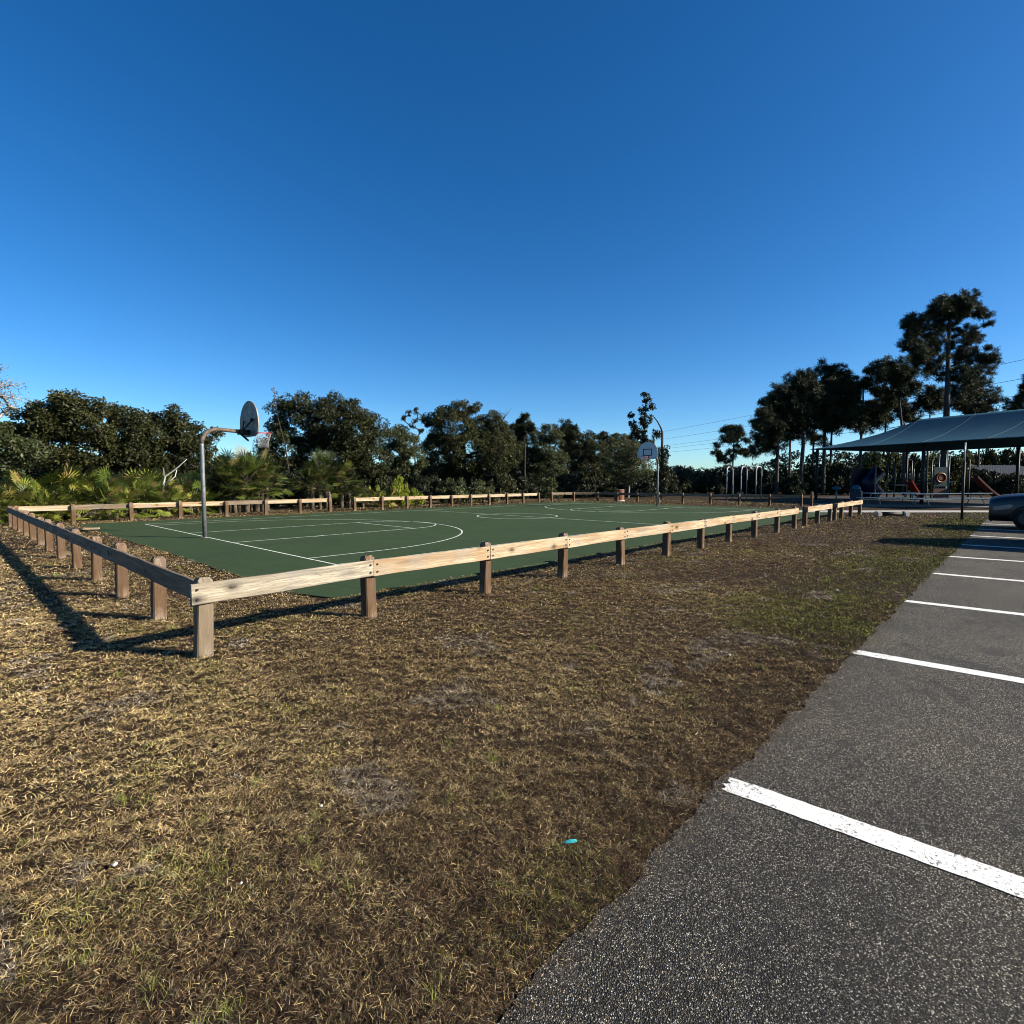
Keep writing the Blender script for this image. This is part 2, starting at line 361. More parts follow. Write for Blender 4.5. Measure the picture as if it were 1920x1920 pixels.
# parking stripes
bm_ = bmesh.new()
for k, x in enumerate([-8.2, -5.3, -2.34, .76, 3.78, 6.8, 9.72, 12.68, 15.75, 18.85, 21.9]):
    A, B = [], []
    y = -15.72 - .01 * (k % 3)
    while y > -21.2:
        wob = .004
        dx = .075 * (y + 15.75) * -1
        A.append((x - .088 + dx * .8 + random.uniform(-wob, wob), y)); B.append((x + .068 + dx * .8 + random.uniform(-wob, wob), y)); y -= .04
    tip = [(A[0][0] + .156 * (k_ + .5) / 9, A[0][1] + random.uniform(.005, .05)) for k_ in range(9)]
    pr = None
    for a_, b_ in zip(A, B):
        p = [bm_.verts.new((*a_, 0.0115)), bm_.verts.new((*b_, 0.0115))]
        if pr: bm_.faces.new((pr[0], p[0], p[1], pr[1]))
        else: bm_.faces.new([p[0], p[1]] + [bm_.verts.new((*t, 0.0115)) for t in reversed(tip)])
        pr = p
me = bpy.data.meshes.new('parking_stripes'); bmesh.ops.recalc_face_normals(bm_, faces=bm_.faces); bm_.to_mesh(me); bm_.free(); me.materials.append(m_paint)
for p in me.polygons:
    if p.normal.z < 0: p.flip()
o = link('parking_stripes', me); o['kind'] = 'structure'
# pavement and slab by the playground
def strip(name, p0, p1, wd, z, m):
    p0, p1 = Vector(p0), Vector(p1); d = (p1 - p0).normalized(); q = Vector((-d.y, d.x)) * wd / 2
    return sheet(name, [tuple(p0 - q), tuple(p1 - q), tuple(p1 + q), tuple(p0 + q)], z, m, .1)
strip('pavement', (25.2, -8.0), (33.2, -16.6), 1.25, .05, m_conc)
strip('picnic_slab', (35.2, -6.6), (39.7, -15.6), 3.2, .05, simple('shaded_slab_concrete', (.16, .145, .125), .9, 0, .15, 6))  # slab concrete darkened in its colour to carry the shade under the canopy
sheet('playground_surface', [(40, -1), (35.4, -22), (62, -28), (66, -4)], .03, simple('wood_chip_surface', (.02, .014, .009), .95, 0, .3, 4), .05)

# ------------------------------------------------------------------ grass blades
def vnoise(x, y, s, seed):
    x = x * s; y = y * s; xi = np.floor(x).astype(np.int64); yi = np.floor(y).astype(np.int64); fx = x - xi; fy = y - yi
    fx = fx * fx * (3 - 2 * fx); fy = fy * fy * (3 - 2 * fy)
    def r(a, b): return np.abs(np.sin(a * 127.1 + b * 311.7 + seed * 74.7) * 43758.5453) % 1
    return (r(xi, yi) * (1 - fx) + r(xi + 1, yi) * fx) * (1 - fy) + (r(xi, yi + 1) * (1 - fx) + r(xi + 1, yi + 1) * fx) * fy
def fbm(x, y, s, seed): return (vnoise(x, y, s, seed) * .5 + vnoise(x, y, s * 2.1, seed + 1) * .3 + vnoise(x, y, s * 4.3, seed + 2) * .2)
EYn = np.array([edgeY(x) for x in np.arange(-30, 26, .03)])
def grass_points(d0, d1, dens, margin=.22):
    ang = math.atan(.95 + margin); area = ang * (d1 ** 2 - d0 ** 2)
    n_ = int(area * dens); d = np.sqrt(rng.uniform(d0 ** 2, d1 ** 2, n_)); t = YAW + rng.uniform(-ang, ang, n_)
    x = CXY[0] + d * np.cos(t); y = CXY[1] + d * np.sin(t)
    ey = EYn[np.clip(((x + 30) / .03).astype(int), 0, len(EYn) - 1)]
    over = np.where(rng.random(n_) < .4, rng.exponential(.045, n_), 0)
    ok = (y > ey - over + .0) & ~((x > -1.72) & (x < 28.2) & (y > -9.93) & (y < 8.68))
    if d1 > 22: ok &= ~((x > 24) & (y < -6) & (y + 1.075 * (x - 25.2) + 8.9 > 0))
    thin = fbm(x, y, 1.1, 51) * .6 + vnoise(x, y, 6, 60) * .4
    ok &= rng.random(n_) < np.clip((thin - .2) * 4.5, .5, 1)
    return x[ok], y[ok], d[ok]
def blades(x, y, d, kind):
    n_ = len(x)
    big = fbm(x, y, .45, 3); md = fbm(x, y, 1.6, 9); sm = vnoise(x, y, 9, 21); rnd = rng.random(n_)
    straw = np.array([.50, .375, .165]); brown = np.array([.105, .06, .034]); tan = np.array([.255, .18, .09]); green = np.array([.12, .14, .03]); rust = np.array([.17, .085, .04]); grey = np.array([.42, .36, .25])
    nearedge = np.clip((-14.2 - y) / 1.5, 0, 1) * np.clip((2.2 - x) / 2, 0, 1); rgt = np.clip((x - 1) / 5, 0, 1)
    wstraw = np.clip(.26 + .8 * (big - .5) + .42 * np.clip((-3.0 - x) / 2.5, 0, 1) * np.clip((y + 14.9) / 1.5, 0, 1) - .2 * nearedge - .08 * np.clip((x + 1) / 8, 0, 1), .05, .85)
    wgreen = np.clip(.03 + 1.1 * (md - .6) + .95 * np.clip((x + .2) / 1.6, 0, 1) * np.clip((-13.7 - y) / 1.1, 0, 1) * (.5 + .6 * big) + .10 * np.clip((-14.6 - y) , 0, 1) * (x < -3.3) + .10*rgt, .015, .8)
    c = np.where((rnd < wstraw)[:, None], straw, np.where((rng.random(n_) < .5)[:, None], brown, tan))
    c = np.where((rng.random(n_) < .06)[:, None], grey, c)
    c = np.where((rng.random(n_) < .10 * (vnoise(x, y, 2.3, 40) > .6) + .02)[:, None], rust, c)
    sand = (fbm(x, y, 1.9, 90) > .67)
    c = np.where((sand & (rng.random(n_) < .55))[:, None], np.array([.34, .29, .22]), c)
    isg = (rng.random(n_) < wgreen) & ~sand
    yg = np.array([.27, .25, .055])
    c = np.where(isg[:, None], np.where((rng.random(n_) < .4)[:, None], yg, green), c)
    left = np.clip((-3.2 - x) / 2.2, 0, 1) * np.clip((y + 14.6) / 1.6, 0, 1)
    c = c * .93 * np.exp(np.clip(rng.normal(-.36, .66, n_), -2, .55))[:, None] * (0.65 + .65 * sm)[:, None] * (1 - .25 * nearedge)[:, None] * (.9 + .6 * left)[:, None] * (.76 + .5 * md)[:, None]
    L = rng.uniform(.010, .034, n_) * (1 + .035 * d); W = np.maximum(.0011, .00048 * d) * rng.uniform(.7, 1.4, n_)
    az = rng.uniform(0, 2 * np.pi, n_) + 0
    el = np.clip(rng.normal(.32, .3, n_), -.05, 1.3); el = np.where(isg, np.clip(el + .35, 0, 1.3), el)
    if kind == 'tuft': L *= 1.9; el = rng.uniform(.5, 1.3, n_)
    z0 = rng.uniform(0, .012, n_) + .055 * np.clip(vnoise(x, y, 17, 77) - .38, 0, 1)
    dx, dy, dz = np.cos(az) * np.cos(el), np.sin(az) * np.cos(el), np.sin(el)
    px, py = -np.sin(az) * W / 2, np.cos(az) * W / 2
    tw = rng.uniform(-.5, .5, n_) * W
    bend = rng.uniform(-.14, .14, n_) * L
    V = np.empty((n_, 5, 3), dtype=np.float32)
    V[:, 0] = np.stack([x - px, y - py, z0 - tw], 1); V[:, 1] = np.stack([x + px, y + py, z0 + tw], 1)
    mx, my, mz = x + dx * L * .55 + py / W * bend * .5, y + dy * L * .55 - px / W * bend * .5, z0 + dz * L * .62
    V[:, 2] = np.stack([mx + px * .8, my + py * .8, mz + tw * .5], 1); V[:, 3] = np.stack([mx - px * .8, my - py * .8, mz - tw * .5], 1)
    droop = np.where(el > .5, .1, -.15) * L
    V[:, 4] = np.stack([x + dx * L - py / W * bend * .4, y + dy * L + px / W * bend * .4, np.maximum(z0 + dz * L * .9 - abs(droop) * .5, .004)], 1)
    return V, np.repeat(c, 5, axis=0)
parts = []
for d0, d1, dens in ((.4, 3.2, 33000), (3.2, 5.5, 20000), (5.5, 9, 8500), (9, 16, 2800), (16, 30, 650), (30, 48, 160)):
    parts.append(blades(*grass_points(d0, d1, dens), 'mat'))
tx, ty, td = [], [], []
for k in range(70):                                                 # taller green tufts
    d = rng.uniform(1.6, 14); t = YAW + rng.uniform(-.8, .8)
    if k < 26: d = rng.uniform(1.6, 3.4); t = YAW + rng.uniform(.0, .8)
    cx_, cy_ = CXY[0] + d * math.cos(t), CXY[1] + d * math.sin(t)
    if cy_ < -15.6 or (cx_ > -1.9 and cy_ > -10.1): continue
    m_ = rng.integers(20, 70); rr = abs(rng.normal(0, .035, m_)); aa = rng.uniform(0, 6.28, m_)
    tx.append(cx_ + rr * np.cos(aa)); ty.append(cy_ + rr * np.sin(aa)); td.append(np.full(m_, d))
tx, ty, td = map(np.concatenate, (tx, ty, td)); V, C_ = blades(tx, ty, td, 'tuft')
C_ = np.repeat((np.array([[.17, .185, .045]]) * rng.uniform(.6, 1.5, (len(tx), 1))), 5, axis=0); parts.append((V, C_))
V = np.concatenate([p[0] for p in parts]); C_ = np.concatenate([p[1] for p in parts]); n_ = len(V)
base = np.arange(n_)[:, None] * 5
me = np_mesh('grass', V.reshape(-1, 3), [base + np.array([[0, 1, 2, 3]]), base + np.array([[3, 2, 4]])], m_blade, colr=C_)
tag(link('grass', me), 'dry straw brown mown grass with greener patches near the asphalt', 'grass', kind='stuff')
print('blades', n_)
# loose grit along the asphalt edge
n_ = 2600; x = rng.uniform(-5.5, 8, n_); ey = np.array([edgeY(a) for a in x]); y = ey + rng.normal(-.02, .07, n_); s = rng.uniform(.0015, .005, n_)
oc = np.array([[1, 0, 0], [0, 1, 0], [-1, 0, 0], [0, -1, 0], [0, 0, .7], [0, 0, -.7]])
V = oc[None] * s[:, None, None] * rng.uniform(.6, 1.3, (n_, 6, 3)) + np.stack([x, y, np.where(y < ey, .014, .008)], 1)[:, None]
ff = np.array([[0, 1, 4], [1, 2, 4], [2, 3, 4], [3, 0, 4], [1, 0, 5], [2, 1, 5], [3, 2, 5], [0, 3, 5]])
tag(link('grit', np_mesh('grit', V.reshape(-1, 3), [(np.arange(n_)[:, None, None] * 6 + ff[None]).reshape(-1, 3)], simple('grit_stone', (.2, .17, .13), .9, 0, .4, 60))), 'loose pale grit along the edge of the asphalt', 'grit', kind='stuff')

# ------------------------------------------------------------------ timber fences
PW = .068
def post_mesh(h, m, worn=1.):
    b = bmesh.new(); n_ = 8; rings = []
    prof = [(0, 1), (.02, 1.02), (h * .3, 1), (h * .6, .99), (h * .9, .98), (h * .965, .93), (h, .62)]
    sq = [(-1, -.82), (-.82, -1), (.82, -1), (1, -.82), (1, .82), (.82, 1), (-.82, 1), (-1, .82)]
    for z, s in prof:
        rings.append([b.verts.new((a * PW * s + random.uniform(-.002, .002) * worn, c * PW * s + random.uniform(-.002, .002) * worn, z + (random.uniform(-.012, .012) if z > h * .9 else 0))) for a, c in sq])
    for A, B in zip(rings, rings[1:]):
        for k in range(n_): b.faces.new((A[k], A[(k + 1) % n_], B[(k + 1) % n_], B[k]))
    b.faces.new(rings[-1])
    me = bpy.data.meshes.new('post'); b.to_mesh(me); b.free(); me.materials.append(m); return me
post_me = [post_mesh(.74 + random.uniform(-.015, .02), m_post) for _ in range(5)] + [post_mesh(.77, m_post_grey)]
def rail_mesh(L, m, h=.19, t=.042):
    b = bmesh.new(); ns = max(2, int(L / .35)); rings = []
    for i in range(ns + 1):
        x = L * i / ns; wz = random.uniform(-.005, .005); wy = random.uniform(-.003, .003)
        e = .005
        rings.append([b.verts.new((x, wy + a, wz + c)) for a, c in ((-t / 2, -h / 2 + e), (-t / 2 + e, -h / 2), (t / 2 - e, -h / 2), (t / 2, -h / 2 + e), (t / 2, h / 2 - e), (t / 2 - e, h / 2), (-t / 2 + e, h / 2), (-t / 2, h / 2 - e))])
    for A, B in zip(rings, rings[1:]):
        for k in range(8): b.faces.new((A[k], A[(k + 1) % 8], B[(k + 1) % 8], B[k]))
    b.faces.new(rings[0]); b.faces.new(list(reversed(rings[-1]))); bmesh.ops.recalc_face_normals(b, faces=b.faces)
    me = bpy.data.meshes.new('rail'); b.to_mesh(me); b.free(); me.materials.append(m); return me
bolt_mb = MB(); bolt_mb.tube([(0, 0, 0), (0, .012, 0)], .011, 8); bolt_me = bolt_mb.mesh('bolt', m_bolt)
def fence(label, posts, spans, side, railm=m_rail, bolts=0, zc=.615):
    """posts: list of (x,y); spans: list of (i,j) post index pairs carrying one rail; side: outward unit normal of the rail"""
    f = empty('timber_fence', (posts[0][0], posts[0][1], 0)); tag(f, label, 'fence', 'low timber fences round the court')
    o0 = Vector((posts[0][0], posts[0][1], 0))
    for k, (x, y) in enumerate(posts):
        p = link('post', post_me[5] if (bolts and k == 0) else random.choice(post_me[:5]), f, (x - o0.x, y - o0.y, -.005)); p.rotation_euler = (random.uniform(-.025, .025), random.uniform(-.025, .025), random.choice([0, math.pi]) + random.uniform(-.04, .04))
        p.scale = (random.uniform(.93, 1.06), random.uniform(.93, 1.06), random.uniform(.96, 1.04))
    sv = Vector((side[0], side[1], 0))
    for i, j, ea, eb in spans:
        a, b_ = Vector((*posts[i], 0)), Vector((*posts[j], 0)); d = (b_ - a).normalized()
        a2 = a - d * ea; b2 = b_ + d * eb; L = (b2 - a2).length - .006
        c = a2 + d * .003 + sv * (PW + .023) - o0; c.z = zc + random.uniform(-.006, .006)
        m = railm if not isinstance(railm, list) else railm[spans.index((i, j, ea, eb)) % len(railm)]
        r = link('rail', rail_mesh(L, m), f, c); r.rotation_euler = (0, random.uniform(-.002, .002), math.atan2(d.y, d.x))
        if bolts and i < bolts:
            for q in (.045, L - .045):
                for zz in (-.045, .045):
                    yy = -.021 if (Matrix.Rotation(-math.atan2(d.y, d.x), 3, 'Z') @ sv).y < 0 else .021
                    bo = link('bolt', bolt_me, r, (q, yy - (.012 if yy < 0 else 0), zz)); 
    return f
YN = -11.16
NX = [-3.58, -1.72, .18, 2.0, 3.88, 5.66, 7.4, 9.2, 11.0, 12.95, 14.85]
e_ = .0
fence('long pale timber fence along the near side of the court, facing the car park',
      [(x, YN + (-.12 if k == 0 else 0.02 * math.sin(k * 2))) for k, x in enumerate(NX)], [(k, k + 1, (.12 if k == 0 else e_), (.07 if k == 9 else e_)) for k in range(10)], (0, -1), [m_rail_streak] + [m_rail] * 9, bolts=9)
fence('short timber fence section just beyond the first gap in the near fence', [(16.0, YN), (17.6, YN)  , (19.4, YN)], [(0, 1, .07, 0), (1, 2, 0, -.1)], (0, -1), m_rail)
fence('last timber fence section nearest the picnic tables', [(20.1, YN - .02), (21.3, YN), (23.0, YN), (24.85, YN)], [(0, 1, .07, 0), (1, 2, 0, 0), (2, 3, 0, .08)], (0, -1), m_rail)
LY = [-9.45, -7.6, -5.8, -4.0, -2.1, -.25, 1.3, 2.95, 4.6, 6.3, 7.9, 9.3]
LXp = [(-3.50, y) for y in LY]
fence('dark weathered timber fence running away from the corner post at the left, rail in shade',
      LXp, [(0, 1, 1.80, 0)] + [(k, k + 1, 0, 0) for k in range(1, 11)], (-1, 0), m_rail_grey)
FXs = [-1.75, .1, 1.85, 3.7, 5.45, 7.15, 8.75]
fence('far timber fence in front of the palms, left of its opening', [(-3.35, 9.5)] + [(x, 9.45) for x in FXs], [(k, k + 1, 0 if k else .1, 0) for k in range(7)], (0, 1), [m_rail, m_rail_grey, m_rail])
FX2 = [10.1, 11.8, 13.5, 15.2, 16.9, 18.5, 20.2, 21.9, 23.6, 25.3]
fence('far timber fence in front of the dark oaks, right of its opening', [(x, 9.3) for x in FX2], [(k, k + 1, .07 if k == 0 else 0, 0) for k in range(9)], (0, 1), m_rail)
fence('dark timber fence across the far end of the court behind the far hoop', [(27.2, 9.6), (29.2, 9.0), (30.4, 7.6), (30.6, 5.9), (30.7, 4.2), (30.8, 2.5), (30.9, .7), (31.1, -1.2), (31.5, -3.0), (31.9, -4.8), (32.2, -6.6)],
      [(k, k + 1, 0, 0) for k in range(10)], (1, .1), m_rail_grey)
p = link('timber_post', post_mesh(.95, m_post), None, (31.6, -7.35, 0)); tag(p, 'tall lone dark timber post between the back fence and the near fence sections', 'post')
pl = MB(); pl.box(-.55, .55, -.1, .1, .01, .06); o = pl.build('plank', m_rail, None, (-2.1, 5.85, .01), rz=-.35); tag(o, 'loose pale plank lying on grass beside the left fence', 'plank')

# ------------------------------------------------------------------ basketball hoops
def hoop(label, e, sx):
    t = empty('basketball_hoop', (e - sx * .1, 0, .02), 0 if sx > 0 else math.pi); tag(t, label, 'basketball hoop', 'basketball hoops')
    pts = [(0, 0, 0), (0, 0, 1.4), (0, 0, 2.6)]
    for k in range(9):
        a = R(90 * k / 8); pts.append((.42 - .42 * math.cos(a), 0, 2.66 + .42 * math.sin(a)))
    pts += [(.7, 0, 3.075), (1.0, 0, 3.06)]
    m = MB(); m.tube(pts[:4], .057, 16); m.build('pole', m_steel, t)
    m = MB(); m.tube(pts[3:], .057, 16); m.build('arm', m_rust, t)
    m = MB(); m.box(.98, 1.27, -.09, .09, 2.97, 3.12); m.tube([(1.05, 0, 2.99), (1.27, 0, 2.8)], .03); m.tube([(1.1, .0, 3.08), (1.27, .32, 3.4)], .02); m.tube([(1.1, .0, 3.08), (1.27, -.32, 3.4)], .02); m.tube([(1.2, -.35, 3.4), (1.27, -.35, 3.4)], .04)
    m.build('bracket', m_black, t, bevel=.01)
    out = [(-.44, 2.92), (.44, 2.92), (.62, 3.02), (.69, 3.2)]
    for k in range(0, 19):
        a = R(10 * k); out.append((.69 * math.cos(a) * (1), 3.3 + .68 * math.sin(a)))
    out += [(-.69, 3.2), (-.62, 3.02)]
    m = MB(); m.prism(out, 1.285, 1.315, 'x'); bd = m.build('backboard', m_boardback, t)
    inn = [(a * .965, 3.35 + (c - 3.35) * .965) for a, c in out]
    m = MB(); m.prism(inn, 1.3155, 1.319, 'x'); m.build('board_face', m_white, bd)
    m = MB()
    for a0, a1, c0, c1 in ((-.3, .3, 3.5, 3.55), (-.3, .3, 3.12, 3.17), (-.3, -.25, 3.17, 3.5), (.25, .3, 3.17, 3.5)): m.box(1.3195, 1.322, a0, a1, c0, c1)
    m.build('target_square', m_black, bd)
    m = MB(); rc = 1.319 + .15 + .228
    m.tube([(rc + .228 * math.cos(R(k * 10)), .228 * math.sin(R(k * 10)), 3.05) for k in range(37)], .011, 8, cap=False)
    m.box(1.32, 1.48, -.06, .06, 3.035, 3.06); m.box(1.3195, 1.33, -.1, .1, 2.96, 3.1)
    rim = m.build('rim', m_red, t)
    m = MB()
    for k in range(12):
        for s in (-1, 1):
            pp = []
            for q in range(7):
                a = R(30 * k + s * 15 * q); r_ = .225 - .085 * min(1, q / 4); pp.append((rc + r_ * math.cos(a), r_ * math.sin(a), 3.04 - .07 * q))
            m.tube(pp, .0035, 4)
    m.build('net', m_net, rim)
    m = MB(); m.tube([(0, 0, 0), (0, 0, .02)], .11, 16); m.build('base_collar', m_steel, t)
hoop('near basketball hoop seen from behind, grey pole with rusty gooseneck arm', 0, 1)
hoop('far basketball hoop facing the camera with black square on its white board', CL, -1)

# ------------------------------------------------------------------ trees
def skel_mesh(nodes, parents, rad, m, n_=6, name='trunk'):
    V, Fq = [], []
    for i, p in enumerate(parents):
        if p < 0: continue
        A, B = Vector(nodes[p]), Vector(nodes[i]); d = B - A
        if d.length < 1e-4: continue
        d.normalize(); up = Vector((0, 0, 1)) if abs(d.z) < .9 else Vector((1, 0, 0)); a = d.cross(up).normalized(); b = d.cross(a)
        s0 = len(V)
        ra, rb = min(rad[p], rad[i] * 1.35), rad[i]
        for q, r in ((A - d * ra * .3, ra), (B, rb)):
            for k in range(n_):
                th = 2 * math.pi * k / n_; V.append(q + (a * math.cos(th) + b * math.sin(th)) * r)
        for k in range(n_): Fq.append((s0 + k, s0 + (k + 1) % n_, s0 + n_ + (k + 1) % n_, s0 + n_ + k))
    return np_mesh(name, np.array([tuple(v) for v in V]), [np.array(Fq)], m, smooth=True)
def grow(trunk, targets, tip=.018, trunk_r=.15, bole=False):
    """nearest-node growth from a trunk polyline to the targets; pipe-model radii"""
    nodes = [Vector(p) for p in trunk]; par = [-1] + list(range(len(trunk) - 1)); nt_ = len(trunk)
    # densify trunk
    N2, P2 = [nodes[0]], [-1]
    for a, b in zip(nodes, nodes[1:]):
        k = max(1, int((b - a).length / .6))
        for q in range(1, k + 1): N2.append(a.lerp(b, q / k)); P2.append(len(N2) - 2)
    nodes, par = N2, P2; nt_ = len(nodes)
    arr = [tuple(v) for v in nodes]
    top = Vector(trunk[-1]); mid_ = Vector(trunk[len(trunk) // 2])
    for t in sorted(targets, key=lambda q: (Vector(q) - mid_).length):
        A = np.array(arr); T = np.array(t); dd = A - T; dist = np.sqrt((dd ** 2).sum(1)) * np.where(np.arange(len(A)) < nt_, .72, 1.) + np.maximum(0, A[:, 2] - T[2]) * 1.6
        dist[:max(1, int(nt_ * .3))] += 3
        i = int(dist.argmin()); a = nodes[i]; b = Vector(t); L = (b - a).length
        k = max(1, min(4, int(L / .7))); prev = i
        for q in range(1, k + 1):
            p = a.lerp(b, q / k)
            if q < k: p += Vector((random.uniform(-1, 1), random.uniform(-1, 1), random.uniform(-.3, .9))) * L * .07
            nodes.append(p); arr.append(tuple(p)); par.append(prev); prev = len(nodes) - 1
    w_ = [0.] * len(nodes); kids = [0] * len(nodes)
    for i in range(len(nodes) - 1, 0, -1):
        if w_[i] == 0: w_[i] = 1.
        w_[par[i]] += w_[i]
    mx = max(w_); rad = [max(tip, trunk_r * (x / mx) ** .48) for x in w_]
    if bole:
        for i in range(len(nodes)): rad[i] = trunk_r * (1 - .72 * i / (nt_ - 1)) if i < nt_ else min(rad[i] * .5, trunk_r * .3)
    return nodes, par, rad
def leaf_quads(C, rad, per, size, flat=.75, elong=1.6):
    """rhombus leaves scattered in clumps"""
    n_ = len(C) * per; c = np.repeat(np.asarray(C), per, 0); r = np.repeat(np.asarray(rad), per)
    d = rng.normal(size=(n_, 3)); d /= np.linalg.norm(d, axis=1)[:, None]
    rr = rng.uniform(.25, 1, n_) ** .6; pos = c + d * (r * rr)[:, None] * np.array([1, 1, flat])
    a = d + rng.normal(size=(n_, 3)) * .8; a /= np.linalg.norm(a, axis=1)[:, None]
    b = np.cross(a, rng.normal(size=(n_, 3))); b /= np.linalg.norm(b, axis=1)[:, None] + 1e-6
    s = size * rng.uniform(.55, 1.35, n_)
    V = np.stack([pos - a * (s * elong * .5)[:, None], pos + b * (s * .4)[:, None], pos + a * (s * elong * .5)[:, None], pos - b * (s * .4)[:, None]], 1)
    return V, np.repeat(rng.random(n_) * .7 + np.repeat(rng.random(len(C)) * .3, per), 4)
def needle_tris(C, rad, per, wd=.035):
    n_ = len(C) * per; c = np.repeat(np.asarray(C), per, 0); r = np.repeat(np.asarray(rad), per)
    # puffs are made of a few twig tips each radiating needles
    d = rng.normal(size=(n_, 3)); d[:, 2] = d[:, 2] * .75 + .25; d /= np.linalg.norm(d, axis=1)[:, None]
    k = rng.random(n_)[:, None]
    base_ = c + d * (r[:, None] * .35 * k) + rng.normal(size=(n_, 3)) * (r * .22)[:, None]
    L = r * rng.uniform(.35, .8, n_); tip_ = base_ + d * L[:, None] + rng.normal(size=(n_, 3)) * .03
    b = np.cross(d, rng.normal(size=(n_, 3))); b /= np.linalg.norm(b, axis=1)[:, None] + 1e-6; b *= (wd * rng.uniform(.7, 1.3, n_))[:, None]
    V = np.stack([base_ - b * .5, base_ + b * .5, tip_ + b * .5, tip_ - b * .3], 1)
    return V, np.repeat(rng.random(n_) * .7 + np.repeat(rng.random(len(C)) * .3, per), 4)
def quads_mesh(name, V, tint, m):
    n_ = len(V); return np_mesh(name, V.reshape(-1, 3), [np.arange(n_ * 4).reshape(n_, 4)], m, tint=tint)
def broad_tree(kind, label, px, D, lobes, m, leaf=.088, dens=1.8, per=125, cl=.46, tr=.16, cat='tree', group='trees beyond the court', bark=None, skirt=0, depthspread=.5):
    base_ = at(px, D); root = empty(kind, base_); tag(root, label, cat, group)
    C, Rr = [], []
    sc = D / F
    for (lx, ly, lr) in lobes:
        lr = lr * (1.12 if D > 25 and lr > 12 else 1)
        c = at(lx, D); c.z = zh(ly, D); r = lr * sc
        off = random.uniform(-1, 1) * depthspread * max(r, 1.); c += Vector((FX, FY, 0)) * off
        k = max(4, int(dens * 7.5 * (r / cl) ** 2 * .5))
        for _ in range(k):
            v = Vector((random.gauss(0, 1), random.gauss(0, 1), random.gauss(0, 1))).normalized() * r * random.uniform(.45, 1.) ** .5
            v.z *= .9
            p = c + v
            if p.z < .35: p.z = random.uniform(.3, 1.)
            C.append(p - base_); Rr.append(cl * random.uniform(.6, 1.25))
    zt = max(c.z for c in C) * .62; cxm = sum(c.x for c in C) / len(C); cym = sum(c.y for c in C) / len(C)
    trunk = [(0, 0, -.05), (random.uniform(-.15, .15), random.uniform(-.15, .15), zt * .35), (cxm * .4, cym * .4, zt * .7), (cxm * .8, cym * .8, zt)]
    tg = C if len(C) < 260 else random.sample(C, 260)
    nd, pr, rd = grow(trunk, [tuple(t) for t in tg], .014, tr)
    link('trunk', skel_mesh(nd, pr, rd, bark or m_bark), root)
    V, t = leaf_quads([tuple(c) for c in C], Rr, per, leaf)
    link('crown', quads_mesh('crown', V, t, m), root)
    return root
def pine(label, px, D, lobes, ybase_top, m=L_pine, tr=.2, puff=.46, per=120, dens=1., lean=0, group='pines beyond the court', wd=.034):
    base_ = at(px, D); root = empty('pine_tree', base_); tag(root, label, 'pine tree', group)
    sc = D / F; C, Rr = [], []
    ext = []
    for k1, a_ in enumerate(lobes):
        near = sorted((math.hypot(a_[0] - b_[0], a_[1] - b_[1]), k2) for k2, b_ in enumerate(lobes) if k2 != k1)[:3]
        for q_, k2 in near:
            b_ = lobes[k2]
            if (q_ < 2.6 * (a_[2] + b_[2]) and random.random() < .6): ext.append((a_[0] * .5 + b_[0] * .5 + random.uniform(-4, 4), a_[1] * .5 + b_[1] * .5 + random.uniform(-4, 3), min(a_[2], b_[2]) * .62))
    for (lx, ly, lr) in list(lobes) + ext:
        lr = lr * 1.25
        c = at(lx, D); c.z = zh(ly, D); r = lr * sc; c += Vector((FX, FY, 0)) * random.uniform(-1, 1) * r * 1.3
        k = max(4, int(dens * 3.4 * (r / puff) ** 2 * .95 + 3))
        for _ in range(k):
            v = Vector((random.gauss(0, 1), random.gauss(0, 1), random.gauss(0, .75))).normalized() * r * 1.22 * random.uniform(.05, 1.) ** .5
            C.append(c + v - base_); Rr.append(puff * random.uniform(.7, 1.2))
    zt = zh(ybase_top, D); tx_ = at(px + lean, D) - base_
    trunk = [(0, 0, -.05)] + [tuple(tx_ * (q ** 1.5) + Vector((random.uniform(-.08, .08), random.uniform(-.08, .08), zt * q))) for q in (.2, .4, .6, .8, 1.)]
    nd, pr, rd = grow(trunk, [tuple(t) for t in C], .02, tr, True)
    # straight bole keeps its girth
    link('trunk', skel_mesh(nd, pr, rd, m_bark, 8), root)
    V, t = needle_tris([tuple(c) for c in C], Rr, per, wd)
    link('crown', quads_mesh('crown', V, t, m), root)
    return root

T = 'oak_tree'
D_ = DY(130, 17.5)
broad_tree(T, 'broad dark oak at the far left with greyish sunlit top', 130, D_, [(95,768,28),(128,758,20),(155,762,22),(180,768,17),(110,792,34),(150,797,34),(70,795,24),(185,802,28),(45,805,18),(60,832,32),(110,842,38),(165,842,34)], L_oak, tr=.2)
D_ = DY(240, 17)
broad_tree(T, 'darker lower oak between the far left oak and the near hoop', 240, D_, [(218,785,20),(240,780,16),(262,795,18),(225,818,33),(265,822,28),(205,852,33),(255,855,30)], L_oak, tr=.18)
D_ = DY(330, 17)
broad_tree(T, 'dark oak standing behind the pole of the near hoop', 335, D_, [(292,790,16),(316,785,18),(340,780,14),(357,797,16),(302,822,30),(345,827,28),(375,842,24),(398,812,8),(320,862,32),(275,870,32),(388,868,18)], L_oak, tr=.18)
D_ = DY(610, 18)
broad_tree(T, 'large dense oak directly right of the near backboard', 610, D_, [(527,770,17),(518,800,18),(548,762,15),(575,760,18),(605,762,15),(627,760,18),(655,766,17),(688,785,18),(560,800,38),(620,800,42),(670,815,38),(706,812,22),(540,850,38),(600,860,42),(660,860,38),(512,850,18),(700,860,32)], L_oak, tr=.26)
